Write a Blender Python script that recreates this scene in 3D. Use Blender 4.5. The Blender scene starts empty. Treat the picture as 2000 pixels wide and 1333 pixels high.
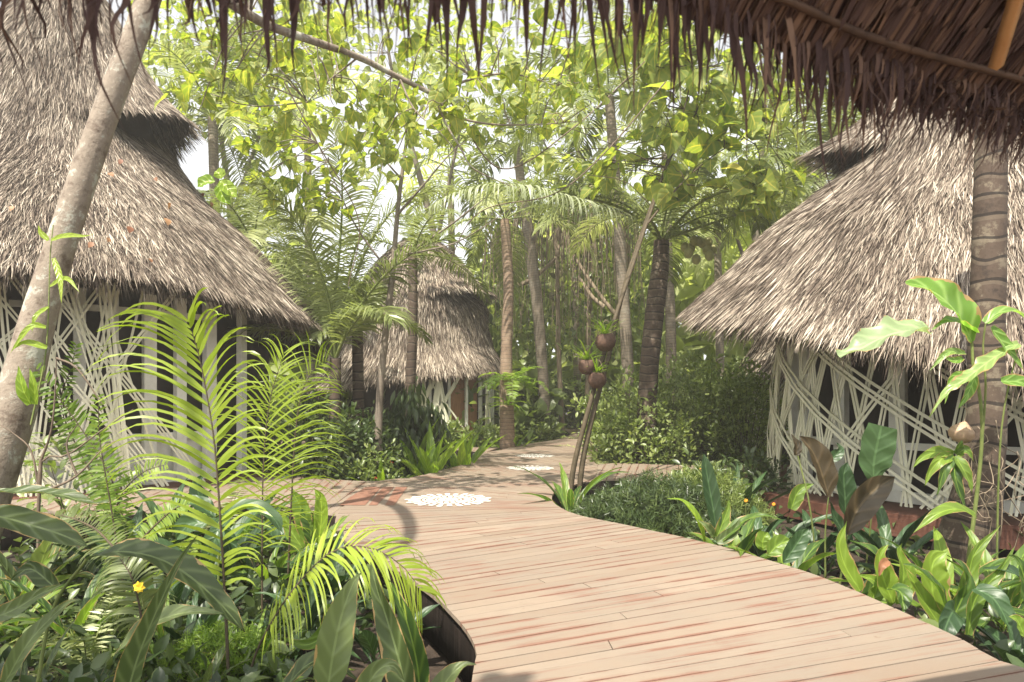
import bpy, math, random
import numpy as np
from mathutils import Vector

random.seed(7)
rng = np.random.default_rng(11)
S = bpy.context.scene
COL = S.collection
R = math.radians
PI = math.pi

# ------------------------------------------------------------------ camera, sky, sun, exposure
F, H0, CH = 1333.3, 775.0, 1.5          # focal length and horizon of the photograph in its own pixels, eye height
cam = bpy.data.objects.new('camera', bpy.data.cameras.new('camera'))
COL.objects.link(cam)
cam.location = (0, 0, CH)
cam.rotation_euler = (R(90), 0, 0)
cam.data.sensor_width = 36
cam.data.lens = 36 * F / 2000
cam.data.shift_y = (H0 - 666.5) / 2000
cam.data.clip_end = 3000
cam.data.clip_start = 0.05
cam.data.dof.use_dof = True
cam.data.dof.focus_distance = 9.5
cam.data.dof.aperture_fstop = 4.5
S.camera = cam

SUN_EL, SUN_AZ = 58.0, 206.0            # azimuth clockwise from +Y: behind the camera, to its left
sd = Vector((math.cos(R(SUN_EL)) * math.sin(R(SUN_AZ)), math.cos(R(SUN_EL)) * math.cos(R(SUN_AZ)), math.sin(R(SUN_EL))))
w = bpy.data.worlds.new("World"); S.world = w; w.use_nodes = True
nt = w.node_tree; bg = nt.nodes['Background']
sky = nt.nodes.new('ShaderNodeTexSky'); sky.sky_type = 'NISHITA'; sky.sun_disc = False
sky.sun_elevation = R(SUN_EL); sky.sun_rotation = R(SUN_AZ)
sky.dust_density = 2.0; sky.air_density = 1.0; sky.ozone_density = 1.0
hs = nt.nodes.new('ShaderNodeHueSaturation'); hs.inputs['Saturation'].default_value = 0.14
nt.links.new(sky.outputs[0], hs.inputs['Color']); nt.links.new(hs.outputs[0], bg.inputs[0])
bg.inputs[1].default_value = 0.15
sl = bpy.data.lights.new('sun', 'SUN'); sl.energy = 4.9; sl.angle = R(0.6); sl.color = (1.0, 0.93, 0.80)
so = bpy.data.objects.new('sun', sl); COL.objects.link(so)
so.rotation_euler = sd.to_track_quat('Z', 'Y').to_euler(); so.location = sd * 40
S.view_settings.view_transform = 'Standard'; S.view_settings.look = 'None'
S.view_settings.exposure = 1.17; S.view_settings.gamma = 1.0
S.cycles.max_bounces = 6; S.cycles.diffuse_bounces = 3; S.cycles.transmission_bounces = 4
S.cycles.glossy_bounces = 2; S.cycles.transparent_max_bounces = 4
S.cycles.use_denoising = True

# ------------------------------------------------------------------ pixel helpers
def P(px, py, Y):
    return np.array(((px - 1000) / F * Y, Y, CH - (py - H0) / F * Y))
def G(px, py, z=0.0):
    return P(px, py, F * (CH - z) / (py - H0))
def PL(*a):
    return np.array([P(*q) for q in a])
GZ = -0.42                                # soil level, the deck is at 0

def catmull(p, n):
    p = np.asarray(p, float)
    if len(p) == 2:
        t = np.linspace(0, 1, n)[:, None]; return p[0] * (1 - t) + p[1] * t
    q = np.vstack([2 * p[0] - p[1], p, 2 * p[-1] - p[-2]])
    m = len(p) - 1
    u = np.linspace(0, m, n); i = np.minimum(u.astype(int), m - 1); t = (u - i)[:, None]
    a, b, c, d = q[i], q[i + 1], q[i + 2], q[i + 3]
    return 0.5 * (2 * b + (c - a) * t + (2 * a - 5 * b + 4 * c - d) * t ** 2 + (3 * b - a - 3 * c + d) * t ** 3)
def resample(p, step=None, n=None):
    c = catmull(p, max(200, len(p) * 24))
    s = np.r_[0, np.cumsum(np.linalg.norm(np.diff(c, axis=0), axis=1))]
    if n is None: n = max(2, int(s[-1] / step))
    u = np.linspace(0, s[-1], n)
    return np.stack([np.interp(u, s, c[:, k]) for k in range(c.shape[1])], 1)
def nrm(v):
    v = np.asarray(v, float)
    return v / np.maximum(np.linalg.norm(v, axis=-1, keepdims=True), 1e-9)

# ------------------------------------------------------------------ mesh builder
class MB:
    def __init__(s):
        s.v = []; s.loops = []; s.cnt = []; s.rnd = []; s.luv = []; s.mi = []; s.n = 0; s.sm = []
    def add(s, V, Fc, rnd=0.5, luv=None, mi=0, smooth=True):
        V = np.asarray(V, float).reshape(-1, 3); nv = len(V)
        if isinstance(Fc, np.ndarray):
            s.loops.append((Fc + s.n).ravel()); s.cnt.append(np.full(len(Fc), Fc.shape[1])); nf = len(Fc)
        else:
            s.loops.append(np.array([i + s.n for f in Fc for i in f])); s.cnt.append(np.array([len(f) for f in Fc])); nf = len(Fc)
        s.v.append(V)
        s.rnd.append(np.broadcast_to(np.asarray(rnd, float), (nv,)).copy())
        s.luv.append(np.zeros((nv, 3)) if luv is None else np.asarray(luv, float).reshape(-1, 3))
        s.mi.append(np.full(nf, mi)); s.sm.append(np.full(nf, smooth)); s.n += nv
        return s
    def build(s, name, mats, parent=None, origin=None):
        V = np.vstack(s.v)
        o3 = np.zeros(3)
        if parent is not None:
            o3 = np.array(WLOC[parent.name])
        elif origin is not None:
            o3 = np.array(origin, float)
        V = V - o3
        L = np.concatenate(s.loops).astype(np.int32); C = np.concatenate(s.cnt).astype(np.int32)
        me = bpy.data.meshes.new(name)
        me.vertices.add(len(V)); me.vertices.foreach_set('co', V.astype(np.float32).ravel())
        me.loops.add(len(L)); me.loops.foreach_set('vertex_index', L)
        me.polygons.add(len(C)); st = np.r_[0, np.cumsum(C)[:-1]].astype(np.int32)
        me.polygons.foreach_set('loop_start', st)
        me.polygons.foreach_set('material_index', np.concatenate(s.mi).astype(np.int32))
        me.polygons.foreach_set('use_smooth', np.concatenate(s.sm).astype(bool))
        a = me.attributes.new('rnd', 'FLOAT', 'POINT'); a.data.foreach_set('value', np.concatenate(s.rnd).astype(np.float32))
        a = me.attributes.new('luv', 'FLOAT_VECTOR', 'POINT'); a.data.foreach_set('vector', np.vstack(s.luv).astype(np.float32).ravel())
        me.update(calc_edges=True)
        if not isinstance(mats, (list, tuple)): mats = [mats]
        for m in mats: me.materials.append(m)
        o = bpy.data.objects.new(name, me); COL.objects.link(o)
        if parent is not None: o.parent = parent
        elif origin is not None: o.location = tuple(o3)
        WLOC[o.name] = tuple(o3)
        return o
WLOC = {}
def tag(o, label=None, cat=None, group=None, kind=None):
    for k, v in (('label', label), ('category', cat), ('group', group), ('kind', kind)):
        if v: o[k] = v
    return o
def thing(name, label, cat, loc, group=None):
    o = bpy.data.objects.new(name, None); COL.objects.link(o)
    o.location = tuple(float(x) for x in loc); o.empty_display_size = 0.2
    WLOC[o.name] = tuple(float(x) for x in loc)
    return tag(o, label, cat, group)
def copy_tree(o, loc, rz, sc, label=None, group=None, parent=None):
    c = o.copy(); COL.objects.link(c)
    if parent is None:
        c.location = tuple(float(x) for x in loc); c.rotation_euler = (0, 0, rz); c.scale = (sc, sc, sc)
        if label: c['label'] = label
        if group: c['group'] = group
    else: c.parent = parent
    for ch in list(o.children): copy_tree(ch, None, 0, 1, parent=c)
    return c

# ------------------------------------------------------------------ primitive shapes
def tube(mb, pts, rad, sides=8, rnd=0.5, mi=0, cap=True):
    pts = np.asarray(pts, float); n = len(pts)
    rad = np.broadcast_to(np.asarray(rad, float), (n,)) if np.ndim(rad) == 0 or len(np.atleast_1d(rad)) == n else np.interp(np.linspace(0, 1, n), np.linspace(0, 1, len(rad)), rad)
    t = nrm(np.gradient(pts, axis=0))
    up = np.array((0, 0, 1.0)) if abs(t[0][2]) < 0.9 else np.array((0, 1.0, 0))
    x = nrm(np.cross(t[0], up)); X = [x]
    for i in range(1, n):
        x = nrm(X[-1] - t[i] * np.dot(X[-1], t[i])); X.append(x)
    X = np.array(X); Yv = np.cross(t, X)
    a = np.linspace(0, 2 * PI, sides, endpoint=False)
    V = pts[:, None] + rad[:, None, None] * (np.cos(a)[None, :, None] * X[:, None] + np.sin(a)[None, :, None] * Yv[:, None])
    s = np.r_[0, np.cumsum(np.linalg.norm(np.diff(pts, axis=0), axis=1))]
    luv = np.zeros((n, sides, 3)); luv[..., 0] = s[:, None]; luv[..., 1] = (a / (2 * PI))[None]
    i = np.arange(n - 1)[:, None] * sides; j = np.arange(sides)[None]; k = (j + 1) % sides
    Fq = np.stack([i + j, i + k, i + sides + k, i + sides + j], -1).reshape(-1, 4)
    mb.add(V, Fq, rnd, luv, mi)
    if cap:
        mb.add(V[-1], [tuple(range(sides))], rnd, luv[-1], mi)
        mb.add(V[0], [tuple(range(sides))[::-1]], rnd, luv[0], mi)
def box(mb, c, sx, sy, sz, rz=0.0, rnd=0.5, mi=0):
    x = np.array((math.cos(rz), math.sin(rz), 0)) * sx / 2; y = np.array((-math.sin(rz), math.cos(rz), 0)) * sy / 2; z = np.array((0, 0, sz / 2))
    c = np.array(c)
    V = [c + a * x + b * y + d * z for d in (-1, 1) for a, b in ((-1, -1), (1, -1), (1, 1), (-1, 1))]
    mb.add(V, [(3, 2, 1, 0), (4, 5, 6, 7), (0, 1, 5, 4), (1, 2, 6, 5), (2, 3, 7, 6), (3, 0, 4, 7)], rnd, mi=mi, smooth=False)
def bar(mb, a, b, wd, th, nvec, rnd=0.5, mi=0):
    """flat strip of width wd, thickness th along a polyline a..b lists"""
    p = np.asarray(a, float) if b is None else np.array([a, b], float)
    n = len(p); t = nrm(np.gradient(p, axis=0)); nv = np.broadcast_to(np.asarray(nvec, float), (n, 3))
    sx = nrm(np.cross(t, nv)) * wd / 2; up = nrm(np.cross(sx, t)) * th / 2
    ring = np.stack([p - sx - up, p + sx - up, p + sx + up, p - sx + up], 1)
    Fq = []
    for i in range(n - 1):
        for j in range(4):
            k = (j + 1) % 4; Fq.append((i * 4 + j, i * 4 + k, i * 4 + 4 + k, i * 4 + 4 + j))
    Fq.append((3, 2, 1, 0)); Fq.append(tuple(4 * (n - 1) + q for q in range(4)))
    luv = np.zeros((n, 4, 3)); luv[..., 0] = np.linspace(0, 1, n)[:, None]
    mb.add(ring, Fq, rnd, luv, mi, smooth=False)

# leaf prototype: base at origin, along +Y (length 1), +Z its upper face
def leafp(ws, ts=None, fold=0.15, droop=0.2, wave=0.0, cols=3, stalk=0.0):
    n = len(ws); ts = np.linspace(0, 1, n) if ts is None else np.array(ts)
    xs = np.linspace(-1, 1, cols); V = []; U = []
    for i in range(n):
        for x in xs:
            z = fold * abs(x) * ws[i] * 1.6 - droop * ts[i] ** 2 + wave * math.sin(ts[i] * 17 + (3 if x > 0 else 0)) * abs(x)
            V.append((x * ws[i], stalk + ts[i] * (1 - 0.25 * droop * ts[i]), z)); U.append((ts[i], x, 0))
    Fq = [(i * cols + j, i * cols + j + 1, (i + 1) * cols + j + 1, (i + 1) * cols + j) for i in range(n - 1) for j in range(cols - 1)]
    return np.array(V, float), np.array(Fq), np.array(U, float)
HEART = leafp([0.02, 0.34, 0.43, 0.40, 0.27, 0.12, 0.0], [0.06, -0.05, 0.14, 0.38, 0.62, 0.82, 1], 0.18, 0.28, 0.02, stalk=0.12)
OVAL = leafp([0.01, 0.17, 0.23, 0.17, 0.0], None, 0.25, 0.2)
LANCE = leafp([0.01, 0.09, 0.125, 0.10, 0.05, 0.0], None, 0.2, 0.35)
SMALL = leafp([0.02, 0.24, 0.18, 0.0], None, 0.25, 0.15)
NEEDLE = leafp([0.03, 0.045, 0.0], None, 0.0, 0.1, cols=2)
WIDE = leafp([0.02, 0.30, 0.40, 0.40, 0.31, 0.16, 0.0], None, 0.12, 0.35, 0.015)

def scatter(mb, proto, loc, d, size, up=None, wscale=None, mi=0, rnd=None, roll=0.5):
    V, Fq, U = proto; loc = np.asarray(loc, float).reshape(-1, 3); N = len(loc)
    y = nrm(np.broadcast_to(np.asarray(d, float), (N, 3)) + 0.0)
    if up is None: up = np.array((0, 0, 1.0)) + rng.normal(0, roll, (N, 3))
    x = nrm(np.cross(y, np.broadcast_to(up, (N, 3)))); z = np.cross(x, y)
    size = np.broadcast_to(np.asarray(size, float), (N,))
    ws = np.ones(N) if wscale is None else np.broadcast_to(wscale, (N,))
    W = loc[:, None] + size[:, None, None] * (V[None, :, 0, None] * ws[:, None, None] * x[:, None] + V[None, :, 1, None] * y[:, None] + V[None, :, 2, None] * z[:, None])
    FF = (Fq[None] + (np.arange(N) * len(V))[:, None, None]).reshape(-1, Fq.shape[1])
    r = rng.random(N) if rnd is None else np.broadcast_to(rnd, (N,))
    mb.add(W, FF, np.repeat(r, len(V)), np.tile(U, (N, 1)), mi)

def blade(mb, pts, wmax, prof=None, up=(0, 0, 1), fold=0.25, cols=5, rnd=None, mi=0, n=14, wave=0.0, tear=0.0, twist=0.0):
    """one long leaf following a curve in space"""
    p = resample(pts, n=n); t = nrm(np.gradient(p, axis=0)); up = np.asarray(up, float)
    x = nrm(np.cross(t, up)); z = np.cross(x, t)
    if twist:
        a = np.linspace(0, twist, n)[:, None]; x, z = x * np.cos(a) + z * np.sin(a), z * np.cos(a) - x * np.sin(a)
    u = np.linspace(0, 1, n)
    if prof is None: prof = [0.12, 0.3, 0.75, 1, 0.95, 0.72, 0.4, 0.0]
    wd = np.interp(u, np.linspace(0, 1, len(prof)), prof) * wmax / 2
    xs = np.linspace(-1, 1, cols)
    ph = random.uniform(0, 6)
    wv = wave * np.sin(u[:, None] * 19 + ph + xs[None] * 2.0) * np.abs(xs)[None] * wmax
    wj = wd[:, None] * (1 + tear * rng.normal(0, 1, (n, cols)) * (np.abs(xs)[None] > 0.9))
    V = p[:, None] + xs[None, :, None] * wj[..., None] * x[:, None] + (np.abs(xs)[None, :, None] * wd[:, None, None] * fold * 1.5 + wv[..., None]) * z[:, None]
    i = np.arange(n - 1)[:, None] * cols; j = np.arange(cols - 1)[None]
    Fq = np.stack([i + j, i + j + 1, i + cols + j + 1, i + cols + j], -1).reshape(-1, 4)
    U = np.zeros((n, cols, 3)); U[..., 0] = u[:, None] * max(1.0, np.linalg.norm(p[-1] - p[0]) / max(wmax, 0.01) / 4); U[..., 1] = xs[None]
    mb.add(V, Fq, random.random() if rnd is None else rnd, U, mi)

def arc_pts(base, az, L, e0, e1, n=8, curl=0.0):
    p = [np.array(base, float)]
    for i in range(n):
        e = e0 + (e1 - e0) * ((i + 0.5) / n) ** 1.3; a = az + curl * i / n
        p.append(p[-1] + L / n * np.array((math.cos(e) * math.sin(a), math.cos(e) * math.cos(a), math.sin(e))))
    return np.array(p)

def frond(mb, pts, n=40, ll=0.5, wd=0.03, droop=0.5, rise=0.25, sweep=(0.35, 1.1), s0=0.12, up=(0, 0, 1), seg=4,
          rr=0.012, mi=0, mr=1, prof=(0.45, 0.9, 1.0, 0.95, 0.75, 0.4), jit=0.08, sides=(1, -1), rnd0=None, sidel=(1, 1)):
    """pinnate frond: rachis along pts, leaflets of length ll both sides"""
    c = resample(pts, n=120); t = nrm(np.gradient(c, axis=0)); up = np.asarray(up, float)
    tube(mb, c[::6], np.linspace(rr, rr * 0.25, 20), 5, 0.5, mr)
    base_r = random.random() if rnd0 is None else rnd0
    for q, sg in enumerate(sides):
        u = np.linspace(s0, 0.99, n) + rng.normal(0, 0.25 / n, n); u = np.clip(u, 0, 1)
        k = u * 119; i0 = np.clip(k.astype(int), 0, 118); f = (k - i0)[:, None]
        b = c[i0] * (1 - f) + c[i0 + 1] * f; tt = t[i0]
        sv = nrm(np.cross(tt, up)) * sg; nv = nrm(np.cross(sv, tt)) * sg
        nv = np.where((nv @ up)[:, None] < 0, -nv, nv)
        a = np.interp(u, (s0, 1), sweep) + rng.normal(0, jit, n)
        rs = rise + rng.normal(0, jit * 1.2, n)
        d = nrm(np.cos(a)[:, None] * sv + np.sin(a)[:, None] * tt + rs[:, None] * nv)
        L = ll * sidel[q] * np.interp(u, np.linspace(s0, 1, len(prof)), prof) * rng.uniform(0.88, 1.06, n)
        p = [b]; dd = d.copy()
        dr = droop * rng.uniform(0.7, 1.3, n)
        for s in range(seg):
            p.append(p[-1] + dd * (L / seg)[:, None])
            dd = nrm(dd + np.array((0, 0, -1.0)) * (dr / seg * (1 + s))[:, None])
        p = np.array(p)                                             # seg+1, n, 3
        wv = nrm(tt - d * np.sum(tt * d, 1)[:, None])
        wv = nrm(wv + rng.normal(0, 0.25, (n, 3)))
        ws = np.array([0.35] + [1.0] * (seg - 1) + [0.0]) if seg > 1 else np.array([1, 0])
        if seg >= 4: ws = np.array([0.4, 1.0, 0.95] + [0.6] * (seg - 3) + [0.0])
        V = np.stack([p - wv[None] * (ws[:, None, None] * wd / 2), p + wv[None] * (ws[:, None, None] * wd / 2)], 2)   # seg+1,n,2,3
        V = V.transpose(1, 0, 2, 3)                                  # n,seg+1,2,3
        m = (seg + 1) * 2; i = np.arange(n)[:, None] * m; j = (np.arange(seg) * 2)[None]
        Fq = np.stack([i + j, i + j + 1, i + j + 3, i + j + 2], -1).reshape(-1, 4)
        U = np.zeros((n, seg + 1, 2, 3)); U[..., 0] = np.linspace(0, 1, seg + 1)[None, :, None]; U[..., 1, 1] = 1; U[..., 0, 1] = -1
        mb.add(V, Fq, np.repeat(np.clip(base_r + rng.normal(0, 0.13, n), 0, 1), m), U, mi)

# ------------------------------------------------------------------ materials
MAT = {}
def newmat(name):
    m = bpy.data.materials.new(name); m.use_nodes = True; t = m.node_tree
    for nd in list(t.nodes): t.nodes.remove(nd)
    return m, t, t.nodes.new('ShaderNodeOutputMaterial')
def N(t, ty, **kw):
    n = t.nodes.new(ty)
    for k, v in kw.items():
        if k.startswith('_'): n.inputs[k[1:].replace('_', ' ')].default_value = v
        else: setattr(n, k, v)
    return n
def ramp(t, fac, stops):
    r = t.nodes.new('ShaderNodeValToRGB'); e = r.color_ramp.elements
    while len(e) > 1: e.remove(e[0])
    e[0].position, e[0].color = stops[0][0], (*stops[0][1], 1)
    for p, c in stops[1:]:
        q = e.new(p); q.color = (*c, 1)
    t.links.new(fac, r.inputs[0]); return r.outputs[0]
def mixc(t, fac, a, b, mode='MIX'):
    m = t.nodes.new('ShaderNodeMix'); m.data_type = 'RGBA'; m.blend_type = mode
    for s, v in ((m.inputs[0], fac), (m.inputs[6], a), (m.inputs[7], b)):
        if hasattr(v, 'is_linked') or hasattr(v, 'links'): t.links.new(v, s)
        else: s.default_value = v if isinstance(v, (int, float)) else (*v, 1)
    return m.outputs[2]
def math_(t, op, a, b=0.0, c=None):
    m = t.nodes.new('ShaderNodeMath'); m.operation = op
    for i, v in enumerate((a, b) if c is None else (a, b, c)):
        if hasattr(v, 'links'): t.links.new(v, m.inputs[i])
        else: m.inputs[i].default_value = v
    return m.outputs[0]
def attr(t, name):
    a = t.nodes.new('ShaderNodeAttribute'); a.attribute_name = name; return a
def leafmat(name, stops, trans=0.4, tcol=None, rough=0.42, veins=0.0, spec=0.5, vfreq=26.0, edge=0.0, nz=0.35):
    m, t, out = newmat(name)
    rn = attr(t, 'rnd').outputs['Fac']
    base = ramp(t, rn, stops)
    geo = t.nodes.new('ShaderNodeNewGeometry')
    no = N(t, 'ShaderNodeTexNoise', _Scale=3.0, _Detail=3.0); t.links.new(geo.outputs['Position'], no.inputs['Vector'])
    base = mixc(t, math_(t, 'MULTIPLY', no.outputs['Fac'], nz), base, tuple(x * 0.45 for x in stops[0][1]))
    bs = N(t, 'ShaderNodeBsdfPrincipled', _Roughness=rough); bs.inputs['Specular IOR Level'].default_value = spec
    if veins:
        lu = attr(t, 'luv').outputs['Vector']; sx = t.nodes.new('ShaderNodeSeparateXYZ'); t.links.new(lu, sx.inputs[0])
        ab = math_(t, 'ABSOLUTE', sx.outputs[1])
        ph = math_(t, 'SUBTRACT', math_(t, 'MULTIPLY', sx.outputs[0], vfreq), math_(t, 'MULTIPLY', ab, 2.2))
        st = math_(t, 'SINE', math_(t, 'MULTIPLY', ph, 3.0))
        st = math_(t, 'POWER', math_(t, 'MULTIPLY_ADD', st, 0.5, 0.5), 4.0)
        mid = math_(t, 'LESS_THAN', ab, 0.07)
        v = math_(t, 'MAXIMUM', math_(t, 'MULTIPLY', st, veins), math_(t, 'MULTIPLY', mid, 0.3))
        base = mixc(t, v, base, tuple(min(1, x * 2.2 + 0.03) for x in stops[-1][1]))
        bp = N(t, 'ShaderNodeBump', _Strength=0.35, _Distance=0.01); t.links.new(st, bp.inputs['Height']); t.links.new(bp.outputs[0], bs.inputs['Normal'])
        if edge:
            n2 = N(t, 'ShaderNodeTexNoise', _Scale=9.0, _Detail=4.0); t.links.new(geo.outputs['Position'], n2.inputs['Vector'])
            ed = math_(t, 'GREATER_THAN', math_(t, 'ADD', ab, math_(t, 'MULTIPLY', n2.outputs['Fac'], 0.8)), 1.42 - edge)
            base = mixc(t, ed, base, (0.36, 0.24, 0.11))
    t.links.new(base, bs.inputs['Base Color'])
    if trans > 0:
        tr = t.nodes.new('ShaderNodeBsdfTranslucent')
        tc = mixc(t, 1.0, base, tcol or (1.9, 2.0, 0.9), 'MULTIPLY'); t.links.new(tc, tr.inputs[0])
        mx = N(t, 'ShaderNodeMixShader', _Fac=trans); t.links.new(bs.outputs[0], mx.inputs[1]); t.links.new(tr.outputs[0], mx.inputs[2])
        t.links.new(mx.outputs[0], out.inputs[0])
    else: t.links.new(bs.outputs[0], out.inputs[0])
    MAT[name] = m; return m
def simplemat(name, c1, c2, scale=8.0, rough=0.75, bump=0.3, stretch=(1, 1, 1), spec=0.3, use_rnd=0.0, space='obj', detail=5.0, stops=None, dist=0.01):
    m, t, out = newmat(name)
    if space == 'obj':
        tc = t.nodes.new('ShaderNodeTexCoord').outputs['Object']
    else: tc = attr(t, 'luv').outputs['Vector']
    mp = t.nodes.new('ShaderNodeMapping'); mp.inputs['Scale'].default_value = stretch; t.links.new(tc, mp.inputs[0])
    no = N(t, 'ShaderNodeTexNoise', _Scale=scale, _Detail=detail, _Roughness=0.65); t.links.new(mp.outputs[0], no.inputs['Vector'])
    f = no.outputs['Fac']
    if use_rnd:
        f = math_(t, 'ADD', math_(t, 'MULTIPLY', f, 1 - use_rnd), math_(t, 'MULTIPLY', attr(t, 'rnd').outputs['Fac'], use_rnd))
    col = ramp(t, f, stops or [(0.3, c1), (0.72, c2)])
    bs = N(t, 'ShaderNodeBsdfPrincipled', _Roughness=rough); bs.inputs['Specular IOR Level'].default_value = spec
    t.links.new(col, bs.inputs['Base Color'])
    if bump:
        bp = N(t, 'ShaderNodeBump', _Strength=bump, _Distance=dist); t.links.new(no.outputs['Fac'], bp.inputs['Height']); t.links.new(bp.outputs[0], bs.inputs['Normal'])
    t.links.new(bs.outputs[0], out.inputs[0]); MAT[name] = m; return m

leafmat('canopy leaf', [(0, (0.13, 0.20, 0.03)), (0.5, (0.22, 0.28, 0.055)), (0.95, (0.32, 0.37, 0.09)), (1, (0.44, 0.33, 0.06))], 0.5, (1.75, 1.8, 0.9), 0.5, veins=0.12, vfreq=6)
leafmat('dark leaf', [(0, (0.03, 0.05, 0.02)), (0.6, (0.07, 0.105, 0.035)), (1, (0.17, 0.215, 0.075))], 0.25, rough=0.36, spec=0.5)
leafmat('shrub leaf', [(0, (0.08, 0.115, 0.03)), (0.6, (0.19, 0.245, 0.07)), (1, (0.38, 0.43, 0.16))], 0.35, rough=0.38)
leafmat('palm leaf', [(0, (0.12, 0.15, 0.05)), (0.6, (0.23, 0.275, 0.10)), (1, (0.42, 0.45, 0.22))], 0.38, (1.7, 1.7, 1.0), rough=0.38, spec=0.5)
leafmat('bright palm leaf', [(0, (0.20, 0.28, 0.025)), (0.6, (0.30, 0.39, 0.04)), (1, (0.40, 0.47, 0.08))], 0.42, (1.8, 1.9, 0.7), rough=0.36)
leafmat('pale palm leaf', [(0, (0.26, 0.30, 0.17)), (0.6, (0.38, 0.42, 0.26)), (1, (0.50, 0.53, 0.36))], 0.35, (1.4, 1.5, 1.0), rough=0.36, spec=0.7)
leafmat('fern leaf', [(0, (0.10, 0.18, 0.02)), (0.6, (0.18, 0.27, 0.035)), (1, (0.28, 0.36, 0.06))], 0.42, rough=0.45)
leafmat('ginger leaf', [(0, (0.03, 0.065, 0.018)), (0.55, (0.07, 0.13, 0.026)), (1, (0.19, 0.28, 0.035))], 0.35, rough=0.42, veins=0.12, spec=0.4, vfreq=7, edge=0.05)
leafmat('broad leaf', [(0, (0.04, 0.062, 0.02)), (0.6, (0.075, 0.105, 0.035)), (1, (0.15, 0.19, 0.075))], 0.3, rough=0.42, veins=0.15, spec=0.35, vfreq=10, edge=0.05)
leafmat('banana leaf', [(0, (0.10, 0.20, 0.03)), (0.6, (0.15, 0.29, 0.04)), (1, (0.26, 0.36, 0.12))], 0.42, rough=0.35, veins=0.25, vfreq=9, edge=0.12)
leafmat('torn banana leaf', [(0, (0.17, 0.24, 0.11)), (1, (0.27, 0.35, 0.18))], 0.35, (1.5, 1.5, 1.0), rough=0.4, veins=0.2, vfreq=9, edge=0.04)
leafmat('nest fern leaf', [(0, (0.14, 0.24, 0.02)), (0.6, (0.20, 0.31, 0.03)), (1, (0.30, 0.38, 0.05))], 0.42, rough=0.32, veins=0.15, vfreq=9)
leafmat('bronze leaf', [(0, (0.035, 0.028, 0.014)), (0.6, (0.055, 0.038, 0.016)), (1, (0.08, 0.052, 0.02))], 0.15, (2.0, 1.2, 0.6), rough=0.5, veins=0.15, vfreq=9)
leafmat('deep green leaf', [(0, (0.02, 0.045, 0.016)), (0.6, (0.033, 0.07, 0.024)), (1, (0.05, 0.095, 0.032))], 0.12, rough=0.42, veins=0.10, vfreq=9, spec=0.4)
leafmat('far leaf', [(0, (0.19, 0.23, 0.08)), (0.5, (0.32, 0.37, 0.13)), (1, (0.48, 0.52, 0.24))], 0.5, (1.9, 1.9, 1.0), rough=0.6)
leafmat('fallen leaf', [(0, (0.22, 0.085, 0.04)), (1, (0.42, 0.24, 0.12))], 0.2, (1.5, 1.2, 0.8), rough=0.6)
simplemat('green stem', (0.10, 0.14, 0.035), (0.20, 0.22, 0.07), 12)
simplemat('dark stem', (0.045, 0.035, 0.02), (0.10, 0.075, 0.045), 12)
simplemat('twig', (0.09, 0.065, 0.045), (0.20, 0.15, 0.11), 9)
simplemat('white paint', (0.66, 0.65, 0.57), (0.80, 0.79, 0.72), 6, rough=0.5, bump=0.1)
simplemat('rattan strip', (0.62, 0.60, 0.44), (0.80, 0.77, 0.60), 3, rough=0.6, bump=0.1, use_rnd=0.6)
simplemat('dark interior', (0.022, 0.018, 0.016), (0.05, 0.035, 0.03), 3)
simplemat('wood panel', (0.20, 0.10, 0.045), (0.34, 0.17, 0.075), 6, stretch=(6, 6, 0.6))
simplemat('red timber', (0.075, 0.03, 0.02), (0.13, 0.055, 0.035), 6, stretch=(1, 1, 8))
simplemat('shade-dark fascia', (0.003, 0.0025, 0.002), (0.022, 0.016, 0.013), 3, stretch=(9, 9, 0.5), rough=0.9, spec=0.08, bump=0.8)  # near-black because the shade below the deck edge is put into the colour
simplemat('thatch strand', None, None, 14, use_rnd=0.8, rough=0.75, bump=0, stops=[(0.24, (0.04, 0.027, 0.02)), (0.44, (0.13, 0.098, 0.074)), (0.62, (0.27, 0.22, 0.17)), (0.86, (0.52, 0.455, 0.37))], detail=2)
simplemat('thatch base', (0.035, 0.024, 0.02), (0.08, 0.055, 0.042), 20, bump=0.6)  # darkened base: shade of the vent cavity is put into the colour
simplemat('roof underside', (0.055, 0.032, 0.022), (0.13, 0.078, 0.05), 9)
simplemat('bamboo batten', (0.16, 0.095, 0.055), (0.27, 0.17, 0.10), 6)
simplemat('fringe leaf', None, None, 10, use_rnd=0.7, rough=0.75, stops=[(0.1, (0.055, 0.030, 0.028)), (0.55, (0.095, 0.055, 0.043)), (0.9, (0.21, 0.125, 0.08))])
simplemat('rafter wood', (0.36, 0.17, 0.06), (0.50, 0.27, 0.11), 7, stretch=(1, 1, 1))
simplemat('coconut', (0.24, 0.25, 0.09), (0.40, 0.38, 0.17), 5, rough=0.5)
simplemat('husk', (0.05, 0.028, 0.02), (0.13, 0.075, 0.05), 22, bump=0.8)
simplemat('seed pod', (0.26, 0.17, 0.10), (0.44, 0.31, 0.21), 9, stretch=(1, 1, 5), rough=0.45)
simplemat('dried root', (0.16, 0.12, 0.08), (0.30, 0.24, 0.17), 6)
simplemat('soil', (0.022, 0.016, 0.012), (0.06, 0.042, 0.03), 5, bump=1.0, dist=0.05)
simplemat('white marking', (0.42, 0.37, 0.31), (0.78, 0.76, 0.71), 9, bump=0, stops=[(0.34, (0.42, 0.37, 0.31)), (0.46, (0.74, 0.72, 0.66)), (0.7, (0.80, 0.78, 0.73))])
simplemat('red petal', (0.55, 0.03, 0.03), (0.7, 0.06, 0.05), 10)
simplemat('orange petal', (0.75, 0.22, 0.02), (0.85, 0.35, 0.03), 10)
simplemat('yellow petal', (0.80, 0.50, 0.03), (0.85, 0.6, 0.05), 10)

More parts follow.
